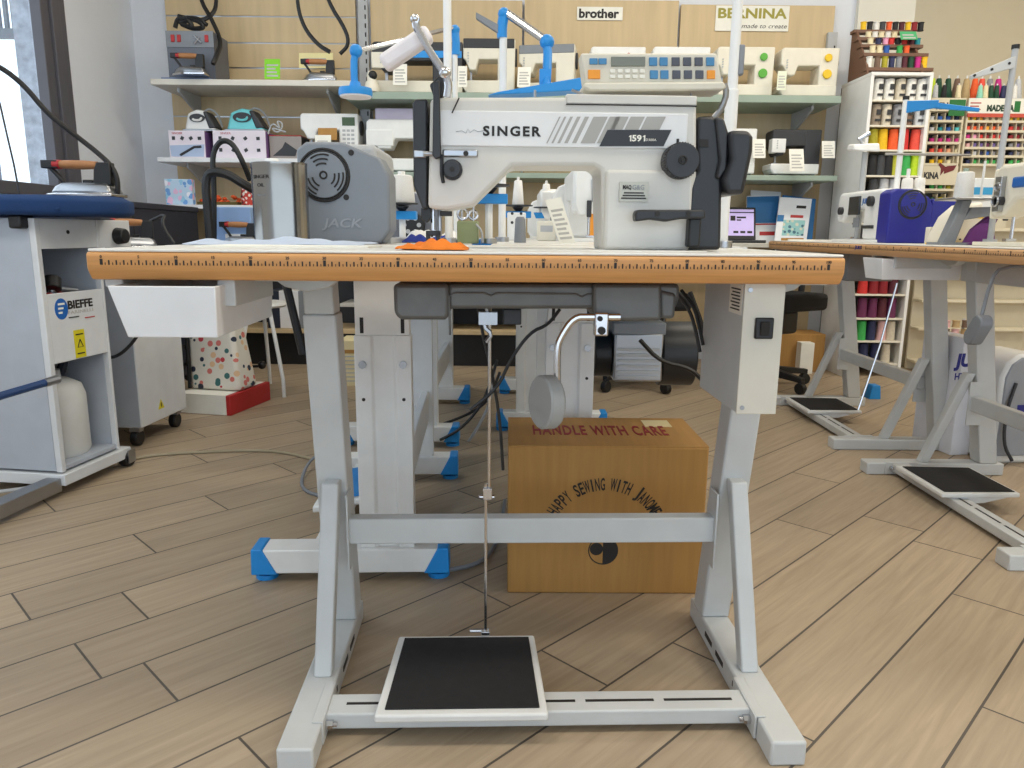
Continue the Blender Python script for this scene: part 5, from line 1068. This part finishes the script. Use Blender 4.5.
o, w, h = box(973, 178, 1000, 204, 2.95, TOP, .10, 'white', 'white machine cover with a cyan stripe behind the big white cone', 'machine_cover', cat='machine cover'); MB().bb(-w / 2 - .001, w / 2 + .001, -.002, .1, h * .75, h * .86).build('stripe', M('cyan', (60, 160, 210), .5), o)
o, w, h = box(928, 227, 941, 245, 2.75, TOP, .03, 'cream', 'small cream packet with a maroon butterfly right of the blue machine', 'packet'); MB().prism([(-w * .4, h * .25), (0, h * .42), (w * .4, h * .3), (w * .3, h * .75), (0, h * .5), (-w * .3, h * .8)], -.0012, .001).build('butterfly', M('maroon', (110, 34, 40), .6), o)
# office chairs
def chair(loc, rz, label):
    t = thing('office_chair', label, 'chair', loc, rz, 'black office chairs')
    for i in range(5):
        a = 2 * math.pi * i / 5; c, s = math.cos(a), math.sin(a)
        MB().loft([[Vector((.03 * c - .022 * s * k, .03 * s + .022 * c * k, z)) for k, z in ((-1, .07), (1, .07), (1, .115), (-1, .115))], [Vector((.27 * c - .016 * s * k, .27 * s + .016 * c * k, z)) for k, z in ((-1, .06), (1, .06), (1, .085), (-1, .085))]]).build('leg', 'black', t, .003)
        MB().cyl((.26 * c - .015 * s, .26 * s + .015 * c, .03), (.26 * c + .015 * s, .26 * s - .015 * c, .03), .03, n=16).bb(.26 * c - .012, .26 * c + .012, .26 * s - .012, .26 * s + .012, .03, .07).build('caster', 'black', t, .003)
    MB().cyl((0, 0, .07), (0, 0, .30), .024, n=14).build('gas_column', 'black', t)
    MB().bb(-.22, .22, -.22, .22, .42, .51).build('seat', 'rubber', t, .025, seg=3); MB().bb(-.11, .11, -.13, .13, .29, .42).build('mechanism', 'black', t, .02); MB().bb(-.19, .19, .21, .26, .58, .735).build('backrest', 'rubber', t, .02, seg=3); MB().tube([(0, .1, .44), (0, .26, .46), (0, .27, .60)], .018, 8, 1).build('back_post', 'black', t)
    return t
chair((.66, 4.0, 0), R(12), 'black office chair on five casters behind the carton, under the rear tables')
chair((1.36, 4.02, 0), R(-60), 'black office chair beside the grey control box, under the back desk')
box(762, 334, 826, 376, 4.45, 0, .22, 'carton', 'brown carton on the floor under the back desk')
box(800, 343, 815, 362, 4.38, 0, .08, 'paper', 'small white carton standing before the brown one under the desk', name='small_carton')
o, w, h = box(950, 338, 985, 446, 2.72, 0, .22, M('jukibox', (222, 224, 232), .6), 'white printed carton standing on the floor under the right table', rz=R(8))
text(o, 'JUKI', (-w * .05, -.0006, h * .80), .045, 'deepblue', width=.13, bold=.05, shear=.1); text(o, 'HZL-DX5', (0, -.0006, h * .68), .025, 'deepblue', width=.12, bold=.03)
q = pxb(985, 330, 1060, 450, 2.6)
t = thing('carrying_case', 'grey carrying case with a white rim on the floor at the right edge', 'case', (q[0] + .03, 2.62, 0), R(5)); w_, h_ = q[2] * .5, .40
ring = [(-w_, 0), (w_, 0), (w_, h_ * .8), (w_ * .8, h_ * .95), (w_ * .4, h_), (-w_ * .4, h_), (-w_ * .8, h_ * .93), (-w_, h_ * .8)]
MB().prism(ring, .0, .22).build('shell', 'lightwhite', t, .012); MB().prism([(x * .86, .03 + z * .9) for x, z in ring], -.006, .02).build('front_panel', M('casegrey', (150, 154, 162), .5), t, .004); MB().bb(w_ * -.3, w_ * .3, -.008, .0, h_ * .35, h_ * .55).build('label_panel', 'deepblue', t)
MB().tube([(-w_ * .5, -.01, h_ * .75), (-w_ * .8, -.02, h_ * .5), (-w_ * .75, -.02, h_ * .2), (-w_ * .4, -.03, .02)], .006, 6, 2).build('cable', 'dark', t)
# rear cable bundle by the first chair
for i, pts in enumerate((((690, 292), (704, 330), (706, 352)), ((640, 340), (660, 362), (690, 368), (702, 380)))):
    tag(MB().tube([at(u, v, 1.9) for u, v in pts], .006, 6, 2).build('hanging_cable', 'black', None), ('black cable hanging left of the grey control box', 'black cable running to the plug by the grey control box')[i], 'cable')
# foot of another blue-footed stand under the right tables
o = tag(MB().prism([(-.03, 0), (.03, 0), (.022, .07), (-.018, .07)], -.03, .03).build('table_foot', 'blue', None, .003, (at(870, 391, 3.75).x, 3.72, 0)), 'blue plastic foot cap on the floor behind the right tables', 'foot')
attach(MB().tube([at(897, 283, 3.0), at(880, 345, 3.0), at(858, 410, 2.95)], .004, 6).build('pull_rod', 'chrome', None), t2_)
# ------------------------------------------------------------------ thread cabinet and racks
YC = 4.3
xa, xb = at(869, 100, YC).x, at(931, 100, YC).x; zt = at(900, 72, YC).z; wc = xb - xa
cab = thing('thread_cabinet', 'tall white open cabinet filled with coloured thread cones', 'cabinet', ((xa + xb) / 2, YC, 0))
MB().bb(-wc / 2, -wc / 2 + .018, 0, .37, 0, zt - .0182).build('side_panel', 'white', cab, .002); MB().bb(wc / 2 - .018, wc / 2, 0, .37, 0, zt - .0182).build('side_panel', 'white', cab, .002)
MB().bb(-wc / 2, wc / 2, .37, .38, 0, zt - .0182).build('back_panel', M('cabinetback', (120, 118, 116), .7), cab); MB().bb(-wc / 2, wc / 2, 0, .38, zt - .018, zt).build('top_panel', 'white', cab, .002)
rows_v = [99.5, 125, 149.5, 175.3, 199, 223, 247, 271, 294.5, 318.5, 341.3, 364]; RZ = []
for v in rows_v:
    z = at(900, v, YC).z; RZ.append(z); MB().bb(-wc / 2 + .018, wc / 2 - .018, .005, .37, z - .010, z).build('shelf_board', 'cream', cab, .001)
COL = {'white': (230, 228, 222), 'beige': (206, 196, 176), 'taupe': (150, 136, 120), 'grey': (140, 140, 144), 'olive': (170, 160, 40), 'yellow': (236, 190, 30), 'orange': (236, 96, 44), 'red': (206, 50, 48), 'coral': (232, 84, 66), 'black': (30, 30, 34), 'lime': (196, 222, 40), 'green': (60, 170, 84), 'dark red': (140, 30, 40), 'purple': (104, 40, 80), 'maroon': (84, 30, 44), 'navy': (40, 46, 84), 'pink': (222, 176, 176), 'blue': (40, 90, 170), 'teal': (30, 140, 150), 'aqua': (90, 196, 200), 'magenta': (196, 40, 130), 'cream': (232, 218, 180), 'peach': (236, 170, 130), 'dark green': (24, 70, 48), 'tan': (186, 160, 116), 'brown': (116, 92, 76), 'violet': (110, 90, 150), 'pale grey': (196, 198, 202), 'light pink': (232, 160, 190), 'amber': (240, 170, 60), 'dark grey': (64, 66, 70), 'yellow-green': (190, 190, 60), 'mint': (150, 214, 190)}
def cmat(c): return M('thread_' + c.replace(' ', '_'), COL[c], .7, var=.08, scale=90)
ORD = ['leftmost', 'second from left', 'third from left', 'fourth from left', 'fifth from left', 'sixth from left', 'seventh from left', 'eighth from left', 'ninth from left', 'tenth from left']
def row(zi, v, items, rn, cans=False, hmax=.112, r=.032):
    for i, (u, c) in enumerate(items):
        p = at(u, v, YC + .05); z = RZ[zi]
        if cans:
            o = MB().lathe([(0, 0), (r * .82, 0), (r * .82, hmax - .004), (r * .74, hmax), (0, hmax)], (0, 0, 0), n=18).build('thread_can', cmat(c), None, 0, (p.x, YC + .05, z + .0005), ang=50)
            MB().box((r * .15, -r * .79, hmax * .62), (r * .7, .012, hmax * .24)).box((r * .1, -r * .79, hmax * .25), (r * .9, .012, hmax * .10)).build('print', 'dark', o)
            tag(o, f'{c} thread can with dark print, {rn} cabinet shelf, {ORD[i]}', 'thread', 'printed cans in the cabinet')
        else: cone((p.x, YC + .05, z + .0005), hmax, r * .88, r * .74, cmat(c), f'{c} thread cone on the {rn} cabinet shelf, {ORD[i]}', group='cones in the thread cabinet', tip=False)
row(0, 98, [(877, 'white'), (888, 'white'), (899, 'beige'), (909.5, 'white'), (920, 'white')], 'top', True)
row(1, 124, [(874.5, 'taupe'), (885, 'beige'), (896, 'grey'), (906.5, 'brown'), (917.5, 'pale grey')], 'second', True)
row(2, 148, [(872, 'olive'), (881.5, 'yellow'), (892, 'orange'), (902.5, 'red'), (914, 'coral')], 'third')
row(3, 174, [(871, 'black'), (879, 'dark grey'), (886.5, 'black'), (894, 'yellow-green'), (904, 'green'), (913.5, 'lime')], 'fourth', r=.032)
row(4, 198, [(872, 'dark grey'), (882, 'pale grey'), (892, 'pale grey'), (903, 'dark grey')], 'fifth', r=.034)
row(8, 293, [(862, 'red'), (872.5, 'dark red'), (882, 'dark red'), (892, 'maroon')], 'sixth visible')
row(9, 317, [(861, 'purple'), (871, 'purple'), (880.5, 'maroon'), (890, 'purple')], 'seventh visible')
row(10, 340, [(860, 'green'), (869.5, 'navy'), (880, 'pink'), (889, 'beige')], 'eighth visible')
row(11, 363, [(862, 'navy'), (873, 'navy'), (884, 'beige')], 'lowest visible')
# stepped spool rack on the cabinet
xr0, xr1 = at(863, 70, 4.4).x, at(930, 70, 4.4).x; wr = xr1 - xr0
rk = thing('spool_rack', 'brown wooden stepped spool rack on top of the white cabinet', 'spool rack', ((xr0 + xr1) / 2, 4.36, zt), 0)
M('rackbrown', (112, 80, 62), .6)
tv = [68.5, 54, 45.5, 38.5, 31]; steps = []
for i, v in enumerate(tv):
    y = .03 + .045 * i; z = at(896, v, 4.36 + y).z - zt; steps.append((y, z))
    x0 = -wr / 2 + .015 * max(0, 2 - i) - .0; MB().bb(-wr / 2 - .002 * i, wr / 2 - .012 * i, y - .028, y + .028, z - .018, z).build('tier', 'rackbrown', rk, .002)
for x in (-wr / 2 + .01, wr / 2 - .06): MB().prism([(.0, 0), (.24, 0), (.24, steps[-1][1]), (.19, steps[-1][1]), (.0, .03)], x - .006, x + .006, 'x').build('side_frame', 'rackbrown', rk, .002)
def spool(p, r, h, c, lab, grp, name='thread_spool'):
    o = MB().lathe([(0, 0), (r, 0), (r, h * .08), (r * .86, h * .1), (r * .86, h * .9), (r, h * .92), (r, h), (0, h)], (0, 0, 0), n=12).build(name, cmat(c), None, 0, p, ang=40)
    return tag(o, lab, 'thread', grp)
def tier(i, items, rn, h=.045):
    y, z = steps[i]
    for k, (u, c) in enumerate(items): spool((at(u, tv[i], 4.36 + y).x, 4.36 + y, zt + z + .0005), .0175, h, c, f'{c} spool on the {rn} tier of the wooden rack, {ORD[k]}', 'spools on the wooden rack')
tier(4, list(zip([863 + 6.35 * i for i in range(10)], ['yellow', 'black', 'white', 'dark grey', 'orange', 'black', 'maroon', 'yellow', 'dark red', 'black'])), 'top')
tier(3, list(zip([868 + 6.5 * i for i in range(5)], ['cream', 'white', 'cream', 'white', 'cream'])), 'second', .032)
tier(2, [(870, 'cream'), (878, 'navy'), (885, 'light pink'), (891, 'red'), (897.6, 'black'), (904, 'red'), (911, 'maroon'), (917, 'teal')], 'third', .036)
tier(1, [(872, 'cream'), (879, 'cream'), (886, 'blue'), (899, 'green'), (906, 'orange')], 'fourth', .04)
tier(0, [(868.5, 'white'), (876.7, 'brown'), (884, 'olive'), (891, 'navy'), (898, 'grey'), (903.8, 'maroon'), (910, 'dark green'), (917, 'magenta'), (923.5, 'yellow')], 'bottom', .058)
card([at(901, 39.5, 4.42), at(918, 39.5, 4.42), at(916, 31.5, 4.46), at(899.5, 31.5, 4.46)], M('cardgreen', (76, 170, 112), .7), 'green folded card standing on the wooden spool rack', lines=2, group='note cards on the wooden rack')
# wall racks of small spools
def rack(u0, u1, vt, vb, Y, label, name='thread_display'):
    xa, xb = at(u0, 110, Y).x, at(u1, 110, Y).x; z1, z0 = at(950, vt, Y).z, at(950, vb, Y).z
    t = thing(name, label, 'thread display', ((xa + xb) / 2, Y, z0), 0, 'cream thread display racks'); w = (xb - xa) / 2; h = z1 - z0
    MB().bb(-w, w, .065, .08, 0, h).bb(-w, -w + .01, 0, .08, 0, h).bb(w - .01, w, 0, .08, 0, h).build('case', M('rackcream', (218, 208, 184), .55), t, .002)
    return t, w, h, z0
YK = 4.62
def fill(t, w, z0, Y, rows, us, rackname, start=0):
    for ri, (v, cols) in enumerate(rows):
        zc = at(960, v, Y).z; z = zc - .022
        MB().bb(-w + .01, w - .01, 0, .066, z - z0 - .014, z - z0).build('shelf_strip', 'rackcream', t, .001)
        MB().bb(-w + .01, w - .01, .058, .0645, z - z0, z - z0 + .046).build('dark_back', 'black', t)
        for k, (u, c) in enumerate(zip(us, cols)):
            x = at(u, v, Y).x
            spool((x, Y + .024, z + .0005), .0150, .021, c, f'small {c} spool, {RN[ri + start]} row of the {rackname}, {ORD[k]}', 'small spools in the ' + rackname)
            MB().bb(x - t.location.x + .0205, x - t.location.x + .0235, .006, .06, z - z0, z - z0 + .04).build('divider', 'rackcream', t)
RN = ['first', 'second', 'third', 'fourth', 'fifth', 'sixth', 'seventh', 'eighth']
t, w, h, z0 = rack(929.5, 965, 98, 205, YK, 'narrow cream thread display with a butterfly between the cabinet and the wide rack')
fill(t, w, z0, YK, [(116, ['pale grey', 'blue', 'blue', 'navy']), (127, ['pale grey', 'teal', 'blue', 'aqua']), (138, ['magenta'] * 4), (148.5, ['coral', 'coral', 'peach', 'cream']), (159.5, ['yellow', 'yellow', 'cream', 'cream'])], [934, 942.3, 950.6, 959], 'narrow display')
fill(t, w, z0, YK, [(185, ['green', 'green', 'olive', 'yellow-green']), (197, ['dark green', 'olive', 'tan', 'brown'])], [934, 942.3, 950.6, 959], 'narrow display', 5)
for za_, zb_ in ((h - .075, h), (at(950, 180, YK).z - z0 - .03, at(950, 166, YK).z - z0)): MB().bb(-w, w, -.006, 0, za_, zb_).build('header', 'rackcream', t, .002)
text(t, 'KINA', (-.02, -.0063, h - .045), .035, 'dark', width=.10, bold=.05); zz = at(950, 174, YK).z - z0
text(t, 'KINA', (-w * .5, -.0063, zz - .01), .035, 'dark', width=.09, bold=.05)
MB().prism([(.0 + x, zz + .02 + z) for x, z in ((.0, -.03), (.02, 0), (.02, -.02), (.075, .0), (.09, .03), (.04, .025), (.025, .02), (-.01, .045), (-.015, .03), (.0, .01))], -.0085, -.005).build('butterfly', 'maroon', t)
MB().bb(w * .05, w * .95, -.009, -.006, h - .10, h - .01).build('green_card', M('cardgreen2', (36, 112, 56), .6), t)
t, w, h, z0 = rack(967.5, 1032, 98, 178, YK, 'wide cream thread display with a red strip at the right edge')
us = [970, 976.5, 983, 989.3, 995.6, 1002, 1013.5, 1020, 1026.5]
fill(t, w, z0, YK, [(116, ['yellow', 'yellow', 'amber', 'cream', 'cream', 'cream', 'yellow', 'yellow', 'olive']), (125.7, ['coral', 'orange', 'orange', 'amber', 'orange', 'peach', 'red', 'dark red', 'red']), (134.2, ['magenta', 'light pink', 'red', 'dark red', 'red', 'red', 'dark red', 'dark red', 'maroon']), (142.7, ['pink', 'violet', 'violet', 'purple', 'violet', 'violet', 'grey', 'violet', 'navy']), (151, ['navy', 'pale grey', 'navy', 'blue', 'grey', 'navy', 'navy', 'grey', 'navy']), (159.5, ['navy', 'green', 'dark green', 'green', 'green', 'dark green', 'green', 'green', 'lime'])], us, 'wide display')
MB().bb(-w, w, -.006, 0, h - .085, h).build('header', 'paper', t, .002); MB().bb(-w, w, -.008, .0, h - .105, h - .085).build('red_strip', 'coralstrip' if 'coralstrip' in MATS else M('coralstrip', (200, 84, 66), .5), t)
text(t, 'MADEIRA', (-.0, -.0063, h - .055), .032, M('darkgreen', (30, 60, 44), .5), width=.16, bold=.06); MB().bb(w * .42, w * .60, -.0075, -.005, h - .075, h - .015).build('green_mark', 'cardgreen2', t)
m = MB()
for i in range(3): m.bb(-w * .95, -w * (.62 + .06 * (i % 2)), -.0075, -.005, h - .03 - i * .018, h - .024 - i * .018)
m.build('small_print', 'red', t)
zc = at(970, 98, YK).z
for k, (u, c) in enumerate(zip([934.5, 941, 950.5, 959.5, 969, 977.5, 984.5, 992.5, 1001, 1013, 1021], ['lime', 'dark green', 'dark green', 'brown', 'tan', 'orange', 'coral', 'grey', 'magenta', 'navy', 'pale grey'])):
    cone((at(u, 98, YK + .06).x, YK + .105, zc + .001), .125, .030, .014, cmat(c), f'tall {c} cone in the back row on the display racks, {k + 1 and (ORD + ["eleventh from left"])[k]}', group='cones on top of the display racks')
for k, (u, c) in enumerate(zip([934.5, 943, 957.5, 979, 984.5, 990, 995.5, 1002, 1013.5], ['pale grey', 'black', 'cream', 'mint', 'cream', 'dark green', 'dark green', 'navy', 'white'])):
    cone((at(u, 98, YK + .02).x, YK + .018, zc + .001), .072, .017, .011, cmat(c), f'short {c} cone in the front row on the display racks, {ORD[k]}', group='cones on top of the display racks')
for t_, xx0, xx1 in ((None, 929, 1032),):
    a, b = at(xx0, 98, YK).x, at(xx1, 98, YK).x
    struct(MB().bb(a, b, YK + .08, YK + .16, zc - .03, zc).bb(a, b, YK + .08, YK + .14, 0, zc - .03).build('trim_6', 'rackcream', None, .002))
# lower shelves and wooden spool display under the racks
t = thing('drawer_unit', 'cream shelf unit behind the right tables', 'shelf', (at(945, 300, 4.5).x, 4.5, 0)); 
xl, xr = at(922, 300, 4.5).x - t.location.x, at(1040, 300, 4.5).x - t.location.x
MB().bb(xl, xr, .10, .115, 0, .86).build('back', 'rackcream', t)
for z in (.05, .25, .42, .56, .68, .84): MB().bb(xl, xr, 0, .10, z, z + .015).build('shelf_strip', 'rackcream', t, .001)
for i, z in enumerate((.57, .69)):
    for k in range(7): tag(MB().bb(-.018, .018, 0, .05, 0, .06).build('thread_box', ('dark', 'grey', 'beigebox' if 'beigebox' in MATS else M('beigebox', (200, 180, 150), .7))[(k + i) % 3], None, .002, (t.location.x + xl + .03 + .06 * k, 4.53, z + .0155)), f'{("dark", "grey", "beige")[(k + i) % 3]} thread box on the {("lower", "upper")[i]} cream shelf, {ORD[k]}', 'box', 'boxes on the cream shelves')
sd = thing('bobbin_stand', 'tall stand of reddish-brown bobbins behind the right table legs', 'bobbin stand', (at(948, 364, 4.3).x, 4.3, 0))
hB = at(948, 318, 4.3).z
MB().bb(-.09, .09, -.05, .05, 0, .03).cyl((-.06, 0, 0), (-.06, 0, hB), .008).cyl((.06, 0, 0), (.06, 0, hB), .008).build('frame', 'shelfgrey', sd)
k = 0
for j in range(6):
    for i in range(3):
        z = .05 + (hB - .10) * j / 5; spool((sd.location.x - .055 + .055 * i, 4.27, z), .022, .04, ('tan', 'brown', 'pink')[(i + j) % 3], f'{("tan", "brown", "pink")[(i + j) % 3]} bobbin, {RN[5 - j]} row of the bobbin stand, {ORD[i]}', 'bobbins on the bobbin stand', 'bobbin')
